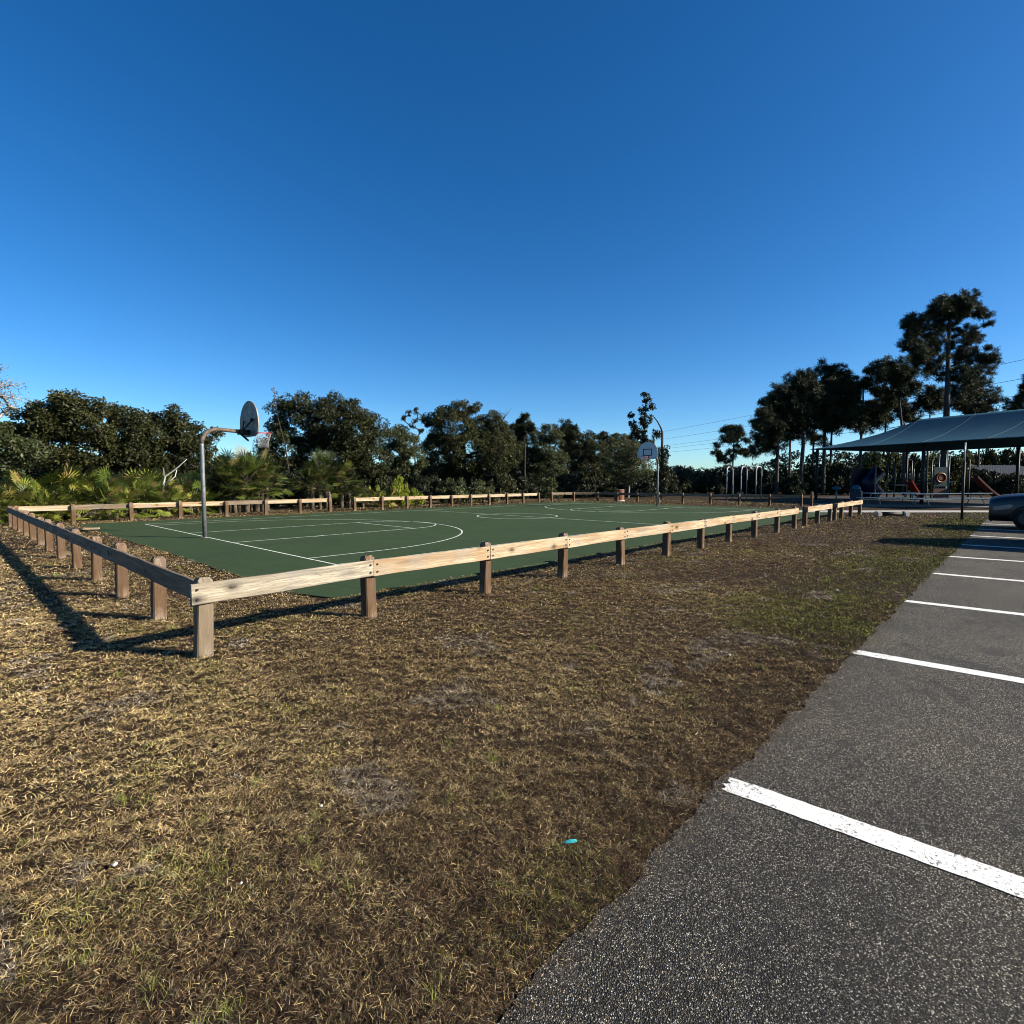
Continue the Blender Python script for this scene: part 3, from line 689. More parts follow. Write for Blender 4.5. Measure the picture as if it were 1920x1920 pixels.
tw_ = MB(); tw_.tube([tuple(at(x_, DY(519, 18)) + Vector((0, 0, zh(y, DY(519, 18))))) for x_, y in ((548, 930), (538, 840), (526, 790), (521, 762), (519, 744), (520, 728))], [.04, .03, .022, .016, .01, .005], 5); tw_.build('bare_shoot', m_bark); tag(bpy.data.objects['bare_shoot'], 'thin grey leafless shoot rising left of the large dense oak', 'shoot')
link('dry_leaves', quads_mesh('twig', *leaf_quads([tuple(at(519, DY(519,18)) + Vector((random.uniform(-.1,.1), 0, zh(y, DY(519,18))))) for y in (732,738,745,752,760)], [.13]*5, 14, .09), L_grey), bpy.data.objects['bare_shoot'])
D_ = DY(755, 18)
broad_tree('shrubby_tree', 'low bushy tree in the dip between the two big oaks', 755, D_, [(738,822,18),(752,815,14),(768,835,20),(740,850,24),(772,862,22),(748,880,20)], L_olive, tr=.1)
broad_tree('thin_tree', 'spindly sparse tree poking up between the two big oaks', 781, DY(781, 20), [(757,784,4),(768,776,5),(783,772,7),(781,790,5),(774,800,4),(788,806,5)], L_dark, tr=.06, cl=.22, per=40, dens=.7)
D_ = DY(870, 19)
broad_tree(T, 'big round topped oak near the middle of the tree line', 870, D_, [(810,790,15),(835,776,15),(863,772,18),(888,776,11),(893,762,6),(850,803,38),(900,807,28),(925,782,11),(936,796,14),(922,822,28),(815,825,17),(830,852,38),(880,852,42),(930,856,33),(947,828,15),(818,880,28),(865,888,33)], L_oak, tr=.26)
D_ = DY(970, 20)
broad_tree('olive_tree', 'lighter olive green tree right of the big round topped oak', 968, D_, [(958,852,26),(976,832,16),(965,880,26),(992,862,22),(945,880,20)], L_olive, tr=.12)
pine('small sparse pine whose tip shows above the olive green tree', 983, 52, [(983,783,5),(975,796,5),(990,797,6),(965,802,4),(985,811,7),(997,805,4),(976,818,6)], 782, tr=.09, puff=.32)
broad_tree('olive_tree', 'rounded leafy tree left of the pair of small pines', 1025, 54, [(1010,820,15),(1030,810,13),(1042,824,13),(1020,847,26),(1047,862,18),(1002,862,22),(1030,885,26)], L_olive, tr=.14)
pine('slim pine with dark flat topped crown beside the rounded leafy tree', 1064, 56, [(1054,804,9),(1070,801,9),(1060,816,9),(1079,813,7),(1064,835,7),(1056,850,7)], 800, tr=.12, puff=.34)
broad_tree('shrubby_tree', 'dark bushy tree left of the brown litter bin', 1110, 56, [(1102,816,7),(1105,828,14),(1093,846,18),(1115,850,22),(1137,868,20),(1100,880,26),(1130,890,20)], L_oak, tr=.12)
pine('small pine with hooked top above the brown litter bin', 1128, 60, [(1118,820,5),(1130,817,6),(1126,832,5),(1134,842,5)], 818, tr=.07, puff=.3)
broad_tree('small_tree', 'wispy olive tree with pale slanting trunk beside the brown litter bin', 1178, 50, [(1152,830,7),(1170,824,8),(1160,848,20),(1187,852,22),(1150,872,20),(1192,876,24),(1172,890,18)], L_olive, tr=.1, dens=1.4, bark=m_palebark, leaf=.08)
broad_tree('tall_tree', 'tall narrow tree with gappy crown behind the far backboard', 1208, 56, [(1206,744,7),(1213,757,9),(1204,772,9),(1221,766,5),(1210,788,11),(1199,806,13),(1224,812,7),(1182,780,4),(1184,796,6),(1195,824,14),(1231,818,6),(1212,830,12)], L_dark, tr=.16, leaf=.15, per=34, dens=1.1, cl=.34)
broad_tree('shrubby_tree', 'hazy olive tree behind the lighter olive green tree', 940, 62, [(925,815,14),(945,808,14),(960,822,16),(940,840,22),(965,850,20)], L_olive, tr=.12)
broad_tree('shrubby_tree', 'dark tree filling the gap behind the slim flat topped pine', 1072, 64, [(1060,828,14),(1080,826,14),(1068,845,20),(1085,858,20),(1055,865,20)], L_oak, tr=.12)
broad_tree('shrubby_tree', 'rounded dark tree behind the wispy olive tree', 1158, 64, [(1145,830,14),(1160,826,13),(1178,832,14),(1155,850,22),(1180,858,22),(1140,862,18)], L_oak, tr=.12)
# bent bare snag with creeper
D_ = 46; root = empty('dead_snag', at(1240, D_)); tag(root, 'tall bent bare snag leaning over the far backboard', 'dead tree')
m = MB(); bx = at(1240, D_)
m.tube([tuple(at(px_, D_) - bx + Vector((0, 0, zh(y_, D_)))) for px_, y_ in ((1239,938),(1240,880),(1240,840),(1240,812),(1237,803),(1231,792),(1224,783))], [.13,.12,.11,.09,.07,.055,.04], 8); m.build('trunk', m_bark, root)
Cc = [tuple(at(1240 + random.uniform(-7, 9), D_) - bx + Vector((0, 0, zh(y_, D_)))) for y_ in np.linspace(840, 925, 60)]
link('creeper', quads_mesh('creeper', *leaf_quads(Cc, [.35] * 60, 55, .11), L_dark), root)
# right-hand pines
pine('dim pine behind the left half of the pine cluster', 1478, 72, [(1450,765,14),(1468,752,14),(1490,745,15),(1472,785,16),(1498,780,14),(1452,800,12),(1485,815,13)], 745, tr=.2, dens=1.5, group='pine cluster left of the blue canopy')
pine('dim pine behind the right half of the pine cluster', 1556, 74, [(1535,720,13),(1556,725,14),(1575,735,13),(1545,755,16),(1568,765,14),(1590,760,12),(1552,795,14),(1580,790,12)], 718, tr=.2, dens=1.5, group='pine cluster left of the blue canopy')
pine('dim pine in the gap between the crooked pine and the shaggy pine', 1655, 74, [(1640,740,12),(1662,735,13),(1680,748,13),(1650,765,13),(1675,775,14),(1640,790,12),(1695,790,12)], 732, tr=.18, dens=1.5)
pine('dim pine behind the lower right boughs of the giant pine', 1808, 76, [(1790,700,13),(1815,705,14),(1800,730,15),(1830,745,13),(1785,755,13),(1815,765,13)], 700, tr=.18, dens=1.4)
pine('small open pine standing alone left of the pine cluster', 1373, 58, [(1360,806,6),(1375,803,7),(1386,813,6),(1350,826,6),(1370,826,6),(1340,851,5),(1356,859,7),(1381,846,6),(1396,851,6),(1366,872,6),(1394,826,5)], 803, tr=.12, puff=.36)
g_ = 'pine cluster left of the blue canopy'
pine('outermost left pine of the cluster, sloping shoulder', 1455, 60, [(1465,740,17),(1441,757,13),(1421,782,11),(1446,797,17),(1411,803,9),(1430,817,13),(1425,842,11),(1456,832,13),(1460,770,17)], 735, tr=.24, group=g_, dens=1.75, puff=.48)
pine('tallest middle pine of the cluster with dark dense crown', 1502, 60, [(1516,704,13),(1491,719,15),(1508,735,20),(1481,767,20),(1492,802,18),(1475,790,16),(1510,765,18),(1517,800,14)], 700, tr=.26, group=g_, dens=1.75, puff=.48)
pine('right hand pine of the cluster whose top is highest', 1543, 62, [(1540,692,9),(1556,702,11),(1570,713,9),(1550,737,19),(1531,771,19),(1561,772,11),(1552,803,10),(1535,800,12),(1580,742,10)], 690, tr=.24, group=g_, dens=1.6, puff=.48)
pine('pale slender pine trunk half hidden inside the cluster', 1522, 66, [(1530,735,12),(1520,760,12),(1505,820,10),(1540,825,10)], 730, tr=.16, group=g_)
pine('shaggy pine between the cluster and the giant pine', 1612, 60, [(1600,719,12),(1620,724,10),(1592,737,11),(1610,763,15),(1596,778,12),(1631,773,11),(1650,748,11),(1656,773,11),(1641,793,12),(1605,800,12),(1580,790,8)], 715, tr=.2, dens=1.5)
pine('leaning pine with crooked trunk touching the giant pine', 1695, 58, [(1640,694,11),(1660,685,12),(1680,694,14),(1636,709,8),(1651,709,9),(1671,709,11),(1695,728,12),(1690,700,10),(1680,740,8)], 700, lean=-22, tr=.2, dens=1.7)
pine('giant pine, the tallest tree, rising behind the blue canopy', 1766, 60, [(1790,571,15),(1765,574,13),(1813,583,14),(1740,588,13),(1775,598,18),(1826,600,9),(1705,607,12),(1690,616,10),(1712,633,17),(1745,636,13),(1800,631,15),(1826,638,8),(1690,651,11),(1731,661,13),(1806,672,13),(1716,686,16),(1762,696,14),(1786,655,12),(1842,675,10),(1848,680,7),(1802,714,12),(1821,735,11),(1842,756,9),(1790,760,10),(1752,612,12),(1700,665,9)], 575, tr=.42, puff=.46, dens=1.35)
pine('thin young pine just left of the giant pine trunk', 1737, 64, [(1722,745,9),(1736,733,8),(1755,745,9),(1716,766,8),(1752,768,8),(1730,755,8)], 722, tr=.12)
pine('pine at the right edge above the blue canopy', 1942, 56, [(1892,757,11),(1910,744,10),(1917,706,5),(1926,732,12),(1901,768,8),(1936,762,12),(1950,715,14),(1960,745,14),(1945,780,12)], 700, tr=.26)
pine('wide low pine bough just above the canopy ridge at right', 1830, 66, [(1805,765,9),(1830,770,8),(1845,768,7),(1815,778,9)], 765, tr=.14)
# bare pinkish tree at far left
D_ = DY(-25, 13); broad_tree('bare_tree', 'nearly leafless pinkish grey tree at the left edge', -28, D_, [(-10,690,18),(12,700,14),(30,735,16),(45,725,8),(5,760,18),(-20,730,25),(40,750,10),(-5,720,16)], L_grey, leaf=.045, per=26, cl=.34, tr=.06, bark=m_palebark, dens=2)
broad_tree('vine_thicket', 'green vine covered thicket at the left edge', 10, DY(10, 13.5), [(0,815,24),(30,835,20),(-15,860,28),(25,870,22),(50,850,12)], L_olive, tr=.08, leaf=.09, cat='thicket')

# bushes (shared meshes, each its own thing)
def bush_me(m, r, leaf, n_clump, per, seed):
    random.seed(seed); C = []
    for _ in range(n_clump):
        v = Vector((random.gauss(0, 1), random.gauss(0, 1), random.gauss(0, 1))).normalized() * random.uniform(.3, 1) ** .5
        v.z = abs(v.z) * .95 + .08; C.append(tuple(Vector((v.x, v.y, v.z)) * r))
    V, t = leaf_quads(C, [.26 * r * random.uniform(.6, 1.2) for _ in C], per * 2, leaf); 
    V[..., 2] = np.maximum(V[..., 2], .01)
    nd, pr, rd = grow([(0, 0, 0), (0, 0, r * .25)], random.sample(C, min(28, len(C))), .012, .05)
    return quads_mesh('foliage', V, t, m), skel_mesh(nd, pr, rd, m_bark, 4, 'stem')
BM = {k: [bush_me(m, 1.0, lf, nc, 60, s) for s in range(3)] for k, m, lf, nc in (('dark', L_dark, .07, 46), ('oak', L_oak, .07, 46), ('olive', L_olive, .07, 42), ('bright', L_bright, .06, 34))}
def bush(px, ytop, rpx, D, kind, label, group='bushes beyond the court'):
    b0 = at(px, D); r = rpx * D / F; hh = zh(ytop, D); k = random.randrange(3)
    root = empty('bush', b0, random.uniform(0, 6.28)); root.scale = (r, r, hh / 1.1); tag(root, label, 'bush', group)
    link('foliage', BM[kind][k][0], root); link('stem', BM[kind][k][1], root)
bush(70, 903, 20, DY(70, 11.6), 'bright', 'yellow green bush behind the left end of the far fence')
bush(48, 925, 12, DY(48, 11.8), 'bright', 'small lime bush at the foot of the palms by the left edge')
bush(750, 892, 20, DY(750, 12.0), 'bright', 'bright yellow green bush right of the fence opening')
bush(780, 915, 18, DY(780, 11.8), 'bright', 'low sprawling yellow green bush touching the far fence')
bush(852, 893, 34, DY(852, 12.5), 'olive', 'speckled glossy leaved bush below the big round topped oak')
bush(905, 900, 28, DY(905, 12.5), 'olive', 'second speckled bush below the right side of the round topped oak')
bush(1030, 895, 30, 50, 'olive', 'olive bush under the rounded leafy tree')
i_ = 0
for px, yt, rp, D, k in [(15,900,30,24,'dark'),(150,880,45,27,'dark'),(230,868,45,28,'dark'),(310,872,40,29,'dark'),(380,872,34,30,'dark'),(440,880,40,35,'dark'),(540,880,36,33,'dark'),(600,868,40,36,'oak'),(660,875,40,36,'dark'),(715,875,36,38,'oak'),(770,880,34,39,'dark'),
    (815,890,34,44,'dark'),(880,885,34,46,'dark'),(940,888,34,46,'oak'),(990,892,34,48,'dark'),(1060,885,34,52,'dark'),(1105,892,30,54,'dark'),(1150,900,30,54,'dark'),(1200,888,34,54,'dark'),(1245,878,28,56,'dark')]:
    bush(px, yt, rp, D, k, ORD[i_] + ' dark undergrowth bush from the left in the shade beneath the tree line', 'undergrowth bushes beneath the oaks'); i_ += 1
i_ = 0
for px, yt, rp, D, k in [(1275,880,24,62,'oak'),(1300,884,22,64,'olive'),(1330,884,24,62,'dark'),(1360,888,24,64,'oak'),(1395,884,26,64,'dark'),(1425,878,26,62,'dark'),(1460,882,28,64,'olive'),(1490,886,24,60,'dark'),(1525,868,30,64,'oak'),(1560,860,30,66,'oak'),(1590,865,30,62,'dark')]:
    bush(px, yt, rp, D, k, ORD[i_] + ' bush from the left in the low row behind the swing frame', 'thicket bushes behind the swing frame'); i_ += 1
i_ = 0
for px, yt, rp, D, k in [(1625,842,30,70,'olive'),(1660,838,30,72,'oak'),(1700,848,30,72,'oak'),(1735,846,30,70,'olive'),(1780,850,30,72,'oak'),(1820,842,30,74,'olive'),(1845,878,26,62,'dark'),(1860,838,32,74,'oak'),(1895,885,26,60,'dark'),(1900,836,32,72,'oak'),(1940,840,32,72,'olive')]:
    bush(px, yt, rp, D, k, ORD[i_] + ' bush from the left in the tall row behind the playground', 'tall bushes behind the playground'); i_ += 1
# far wood
C, Rr = [], []
for px in np.arange(-150, 2100, 5):
    for q in range(3):
        D = random.uniform(95, 125); c = at(px + random.uniform(-5, 5), D); c.z = random.uniform(.5, zh(884 + 8 * (hn(px * .03, 4) - .5) * 2, D)); C.append(tuple(c)); Rr.append(random.uniform(.7, 1.6))
V, t = leaf_quads(C, Rr, 44, .38); tag(link('distant_wood', quads_mesh('distant_wood', V, t, L_oak)), 'far off line of dark woodland on the horizon', 'woodland', kind='stuff')
C = []; Rr = []
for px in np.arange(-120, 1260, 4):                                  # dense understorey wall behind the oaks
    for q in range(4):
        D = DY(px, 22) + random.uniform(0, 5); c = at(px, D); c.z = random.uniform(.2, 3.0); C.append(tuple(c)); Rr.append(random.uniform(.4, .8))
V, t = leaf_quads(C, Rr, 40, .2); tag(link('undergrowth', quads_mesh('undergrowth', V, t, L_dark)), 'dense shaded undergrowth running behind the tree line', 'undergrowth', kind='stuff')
C = []; Rr = []
for px in np.arange(1250, 2080, 4):
    for q in range(4):
        D = 74 + random.uniform(0, 7); c = at(px, D); c.z = random.uniform(.2, 3.2 + 2.2 * min(1, max(0, (px - 1400) / 80))); C.append(tuple(c)); Rr.append(random.uniform(.5, 1.))
V, t = leaf_quads(C, Rr, 40, .26); tag(link('thicket', quads_mesh('thicket', V, t, L_dark)), 'dense dark thicket behind the playground and swings', 'thicket', kind='stuff')

# palms
def fan(verts, faces, tint, origin, d, up, r, n_l=15, spread=R(240)):
    d = d.normalized(); s = d.cross(up).normalized(); t0 = random.random() ** 1.3 * .85
    if random.random() < .12: t0 = random.uniform(.9, 1.)
    for k in range(n_l):
        a = -spread / 2 + spread * k / (n_l - 1); q = (d * math.cos(a) + s * math.sin(a)); L = r * (.75 + .25 * math.cos(a)) * random.uniform(.9, 1.08)
        nrm = d.cross(s); wv = (q.cross(nrm)).normalized() * r * .05
        midp = origin + q * L * .6 + nrm * r * .04; tip = origin + q * L - Vector((0, 0, 1)) * r * random.uniform(-.02, .16)
        b0 = len(verts); verts += [origin, midp + wv, tip, midp - wv]; faces.append((b0, b0 + 1, b0 + 2, b0 + 3)); tint += [min(1, max(0, t0 + random.uniform(-.1, .1)))] * 4
def palm_me(n_f, H, r, m, seed, low=.15):
    random.seed(seed); V, Fc, Tn = [], [], []; st = MB()
    for k in range(n_f):
        az = random.uniform(0, 6.28); el = R(random.uniform(5, 82)) if random.random() < .8 else R(random.uniform(-25, 5))
        dr = Vector((math.cos(az) * math.cos(el), math.sin(az) * math.cos(el), math.sin(el)))
        o_ = Vector((random.uniform(-.15, .15), random.uniform(-.15, .15), H)); L = random.uniform(.45, 1.2) * r * 1.9
        e_ = o_ + dr * L
        if e_.z < .1: e_.z = .1
        st.tube([o_, o_.lerp(e_, .5) + Vector((0, 0, .05)), e_], .011, 4)
        up = Vector((random.uniform(-.5, .5), random.uniform(-.5, .5), 1))
        fan(V, Fc, Tn, e_, (dr + Vector((0, 0, random.uniform(-.6, .1)))), up, r * random.uniform(.8, 1.15))
    st.tube([(0, 0, -.05), (.03, 0, H * .5), (0, 0, H + .05)], [.16, .14, .12] if H > .5 else .1, 8)
    V = np.array([tuple(v) for v in V]); V[:, 2] = np.maximum(V[:, 2], .02)
    return np_mesh('fronds', V, [np.array(Fc)], m, tint=Tn), st.mesh('stem', m_palmstem)
PM = [palm_me(26, .4, .46, L_palm2, s) for s in range(4)]; PC = [palm_me(44, 1.45, .55, L_palm, s + 20) for s in range(3)]
def palm(px, Y, scale, kind, label, group):
    P_ = PM if kind == 'saw' else PC; k = random.randrange(len(P_)); c = at(px, DY(px, Y))
    root = empty('saw_palmetto' if kind == 'saw' else 'cabbage_palm', c, random.uniform(0, 6.28)); root.scale = (scale,) * 3
    tag(root, label, 'palm', group); link('fronds', P_[k][0], root); link('stem', P_[k][1], root)
random.seed(31)
for i_, px in enumerate(range(-20, 385, 15)):
    palm(px + random.uniform(-5, 5), random.uniform(11.2, 12.3), random.uniform(.75, 1.05), 'saw', ORD[i_] + ' saw palmetto from the left in the front row behind the far fence', 'front row saw palmettos')
for i_, px in enumerate(range(40, 400, 24)):
    palm(px + random.uniform(-6, 6), random.uniform(12.8, 14.), random.uniform(1.05, 1.35), 'saw', ORD[i_] + ' taller saw palmetto from the left in the back row under the left oaks', 'back row saw palmettos')
for px, s in ((100, 1.55), (125, 1.5), (40, 1.3)):
    palm(px, 12.9, s, 'saw', {100: 'largest round saw palmetto head below the far left oak', 125: 'big green saw palmetto right of the largest one', 40: 'green palmetto above the small lime bush'}[px], 'large saw palmettos')
for i_, (px, Y, s) in enumerate(sorted(((412, 12.6, .85), (432, 12.2, .95), (448, 13, 1.1), (462, 12.1, 1.0), (480, 12.6, 1.12), (500, 12.3, .9), (470, 13.4, 1.2), (440, 12.0, .7), (492, 11.9, .7)))):
    palm(px, Y, s, 'cab', ORD[i_] + ' palm from the left in the dense clump right of the near hoop pole', 'palm clump by the near hoop')
for i_, (px, Y, s) in enumerate(sorted(((585, 12.3, .95), (612, 12.6, 1.15), (640, 12.4, .95), (600, 12.0, .7), (655, 12.1, .6)))):
    palm(px, Y, s, 'cab', ORD[i_] + ' palm from the left in the clump below the large oak', 'palm clump at the fence opening')
for i_, px in enumerate(range(665, 735, 16)): palm(px, 12.3, .8, 'saw', ORD[i_] + ' low palmetto from the left between the fence opening and the yellow green bush', 'low palmettos by the opening')
# stump and dead branch
m = MB(); m.tube([(0, 0, 0), (.02, 0, .6), (-.03, 0, 1.05)], [.13, .1, .06], 8); o = m.build('stump', m_rust, None, at(618, DY(618, 9.9))); tag(o, 'broken reddish stump behind the fence at the opening', 'stump')
D_ = DY(310, 12.2); root = at(306, D_); m = MB()
def pp(px, y): return at(px, D_) - root + Vector((0, 0, zh(y, D_)))
m.tube([pp(305, 930), pp(307, 910), pp(311, 893), pp(331, 880), pp(345, 868), pp(353, 861)], [.05, .045, .04, .03, .02, .01], 6)
m.tube([pp(307, 908), pp(322, 900), pp(330, 893), pp(333, 881)], [.035, .03, .025, .015], 6); m.tube([pp(309, 900), pp(309, 878)], [.02, .008], 5)
tag(m.build('dead_branch', m_deadwood, None, root), 'bleached forked dead branch sticking up above the palmettos', 'dead branch')
m = MB(); D_ = 47; root = at(950, D_)
m.tube([pp(935, 800), pp(948, 780), pp(960, 766)], [.04, .03, .01], 5); m.tube([pp(944, 785), pp(950, 768)], [.025, .01], 5); m.tube([pp(940, 792), pp(955, 775)], [.025, .01], 5)
m.tube([pp(934, 930), pp(936, 860), pp(935, 800)], [.08, .06, .04], 6)
tag(m.build('dead_branch', m_bark, None, root), 'bare dark twigs above the right shoulder of the round topped oak', 'dead branch')

# ------------------------------------------------------------------ litter bin
D_ = 42.5; t = empty('litter_bin', at(1161, D_)); tag(t, 'round brown slatted litter bin on a pale base behind the far fence', 'litter bin')
m = MB()
for k in range(20):
    a = 2 * math.pi * k / 20; m.box(-.055, .055, .36, .385, .1, .92, Matrix.Rotation(a, 4, 'Z'))
m.tube([(0, 0, .12), (0, 0, .88)], .35, 20); m.build('slatted_drum', m_can, t)
m = MB(); m.tube([(0, 0, 0), (0, 0, .1)], .42, 20); m.build('base', m_conc, t); m = MB(); m.tube([(0, 0, .9), (0, 0, .95)], [.4, .36], 20); m.build('lid', m_rust, t)

# ------------------------------------------------------------------ swing frame
a0, a1 = at(1373, 46), at(1427, 44.5); ax = (a1 - a0); Ls = ax.length; t = empty('swing_frame', a0, math.atan2(ax.y, ax.x)); tag(t, 'pale steel swing frame of three arched uprights beyond the far fence', 'swing frame')
HS = 2.75
for k in range(3):
    xx = Ls * k / 2; m = MB(); pts = [(xx, 0, 0), (xx, 0, HS - .45)]
    for q in range(1, 9): a = R(90 * q / 8); pts.append((xx, -.4 + .4 * math.cos(a), HS - .45 + .45 * math.sin(a)))
    pts.append((xx, -1.0, HS))
    for q in range(0, 9): a = R(90 * q / 8); pts.append((xx, -1.05 - .4 * math.sin(a), HS - .45 + .45 * math.cos(a)))
    pts.append((xx, -1.45, 0)); m.tube(pts, .045, 8); m.build('arched_upright', m_pale, t)
m = MB(); m.tube([(0, -.72, HS), (Ls, -.72, HS)], .045, 8); m.build('top_bar', m_pale, t)

# ------------------------------------------------------------------ blue canopy
A = Vector((44.09, -3.94, 0)); e = Vector((-.4116, -.9114, 0)); d = Vector((.9114, -.4116, 0)); LC, DC, ZE, ZR = 16.8, 12.0, 4.2, 6.42
t = empty('shade_canopy', A, math.atan2(e.y, e.x)); tag(t, 'large slate blue hipped fabric shade canopy over the playground', 'canopy')
# local frame: x along e, y = left of e ; d is (x=0,y=+1) if left of e
sgn = 1 if (Vector((-e.y, e.x, 0)).dot(d) > 0) else -1
nx, ny = 78, 36; V = []; 
for i in range(nx + 1):
    for j in range(ny + 1):
        x = LC * i / nx; y = DC * j / ny
        u = min(x / 4.7, (LC - x) / 4.7, 1); v = min(y, DC - y) / (DC / 2); hgt = min(u, v)
        sag = -.28 * math.sin(math.pi * min(hgt, 1)) * (1 if hgt < 1 else 0)
        esag = -.0 
        V.append((x, sgn * y, ZE + (ZR - ZE) * hgt + sag))
V = np.array(V); Vt = np.concatenate([V, V - np.array([0, 0, .02])]); Q = []
for i in range(nx):
    for j in range(ny):
        a = i * (ny + 1) + j; Q.append((a, a + ny + 1, a + ny + 2, a + 1)); o_ = len(V); Q.append((o_ + a, o_ + a + 1, o_ + a + ny + 2, o_ + a + ny + 1))
link('fabric_roof', np_mesh('fabric_roof', Vt, [np.array(Q)], m_fabric, smooth=True), t)
def zc_(x, y): u = min(x / 4.7, (LC - x) / 4.7, 1); v = min(y, DC - y) / (DC / 2); h_ = min(u, v); return ZE + (ZR - ZE) * h_ - .28 * math.sin(math.pi * h_) * (h_ < 1)
m = MB()
for x in (1.6, 4.7, 8.4, 12.1, 15.2):
    m.tube([(x, sgn * y, zc_(x, y) + .008) for y in np.linspace(.02, 6, 24)], .010, 4)
m.tube([(x, 0, ZE - .01) for x in np.linspace(0, LC, 12)], .035, 6); m.tube([(0, sgn * y, ZE - .01) for y in np.linspace(0, DC, 12)], .035, 6)
m.build('seam', m_seam, t)
for x in (.35, LC / 2, LC - .35):
    for y in (.35, DC - .35):
        m = MB(); m.tube([(x, sgn * y, 0), (x, sgn * y, zc_(x, y) - .04)], .11, 12); m.build('column', m_black, t)
m = MB(); m.tube([(x, sgn * 6, zc_(x, 6) - .12) for x in np.linspace(4.7, LC - 4.7, 5)], .07, 8)
for cx_, cy_, rx_ in ((0.35, .35, 4.7), (.35, DC - .35, 4.7), (LC - .35, .35, LC - 4.7), (LC - .35, DC - .35, LC - 4.7)): m.tube([(cx_, sgn * cy_, ZE - .0), ((cx_ + rx_) / 2, sgn * (cy_ + 6) / 2, (ZE + ZR) / 2 - .42), (rx_, sgn * 6, ZR - .15)], .05, 6)
m.build('roof_frame', m_black, t)

# ------------------------------------------------------------------ playground
def W(px, D, y=None): c = at(px, D); c.z = 0 if y is None else zh(y, D); return c
D_ = 46; B0 = at(1700, D_); t = empty('play_structure', B0, math.atan2(RY, RX)); tag(t, 'dark playground climbing structure under the blue canopy with red slides', 'play structure')
def LX(px): return (px - 1700) * D_ / F
def LZ(y): return zh(y, D_)
for px, y0, dy, mm in ((1640, 870, 0, m_steel), (1676, 855, 0, m_teal), (1684, 862, 1.4, m_teal), (1711, 855, 0, m_teal), (1745, 858, 0, m_teal), (1777, 858, 0, m_bluep), (1782, 850, 1.4, m_teal), (1795, 850, 1.4, m_teal), (1815, 862, 0, m_rust), (1730, 855, 1.4, m_teal)):
    m = MB(); m.tube([(LX(px), dy, 0), (LX(px), dy, LZ(y0))], .06, 8); m.build('upright', mm, t)
m = MB(); m.box(LX(1676), LX(1711), 0.06, 1.4, 1.2, 1.28); m.box(LX(1745), LX(1795), .06, 1.4, 1.5, 1.58); m.box(LX(1711), LX(1745), .3, 1.1, 1.3, 1.36); m.build('deck', m_navy, t)
m = MB(); m.tube([(LX(1655), .8, .4), (LX(1640), .9, 1.5), (LX(1660), .9, 2.4)], .62, 14); m.build('tube_slide', m_navy, t)
m = MB(); m.box(LX(1615), LX(1672), 1.5, 1.56, .1, 2.7); m.build('wall_panel', m_navy, t)
def slide(x0, x1, ztop, y0, y1, yy, wd, mm):
    m = MB(); n_ = 10; 
    P_ = [(x0 + (x1 - x0) * q / n_, ztop * (1 - (q / n_)) ** 1.25 + .15) for q in range(n_ + 1)]
    for (xa, za), (xb, zb) in zip(P_, P_[1:]):
        for w0, w1, hh in ((0, wd, .03), (0, .06, .2), (wd - .06, wd, .2)):
            b = m.b; v = [b.verts.new(p_) for p_ in ((xa, yy + w0, za), (xb, yy + w0, zb), (xb, yy + w1, zb), (xa, yy + w1, za), (xa, yy + w0, za + hh), (xb, yy + w0, zb + hh), (xb, yy + w1, zb + hh), (xa, yy + w1, za + hh))]
            for f in ((0, 3, 2, 1), (4, 5, 6, 7), (0, 1, 5, 4), (1, 2, 6, 5), (2, 3, 7, 6), (3, 0, 4, 7)): b.faces.new([v[i] for i in f])
    m.build('slide', mm, t)
slide(LX(1690), LX(1712), 1.35, 0, 0, -1.2, .7, m_redp); slide(LX(1815), LX(1862), 1.7, 0, 0, -.9, .7, simple('dark_red_plastic', (.09, .01, .008), .5))
m = MB(); m.box(LX(1749), LX(1776), -.03, .03, LZ(912), LZ(876)); pn = m.build('play_panel', m_teal, t, bevel=.01)
m = MB(); cx_ = LX(1762)
m.tube([(cx_ + .38 * math.cos(R(a)), -.05, LZ(896) + .38 * math.sin(R(a))) for a in range(0, 361, 15)], .075, 8, cap=False); m.tube([(cx_, -.045, LZ(896)), (cx_, -.07, LZ(896))], .2, 16); m.build('ring', m_orange, pn)
m = MB(); m.box(LX(1749), LX(1776), -.03, .03, .1, LZ(916)); m.build('lower_panel', simple('maroon_plastic', (.05, .01, .008), .5), t)
m = MB()
for z_ in (1.5, 1.8, 2.1): m.tube([(LX(1684), 1.4, z_), (LX(1711), 0.1, z_)], .03, 6); m.tube([(LX(1711), .1, z_ + .1), (LX(1745), .1, z_ + .1)], .025, 6)
for k in range(8): xx = LX(1684) + (LX(1745) - LX(1684)) * k / 7; m.tube([(xx, .9, 1.3), (xx, .9, 2.3)], .02, 5)
m.build('railing', m_teal, t)

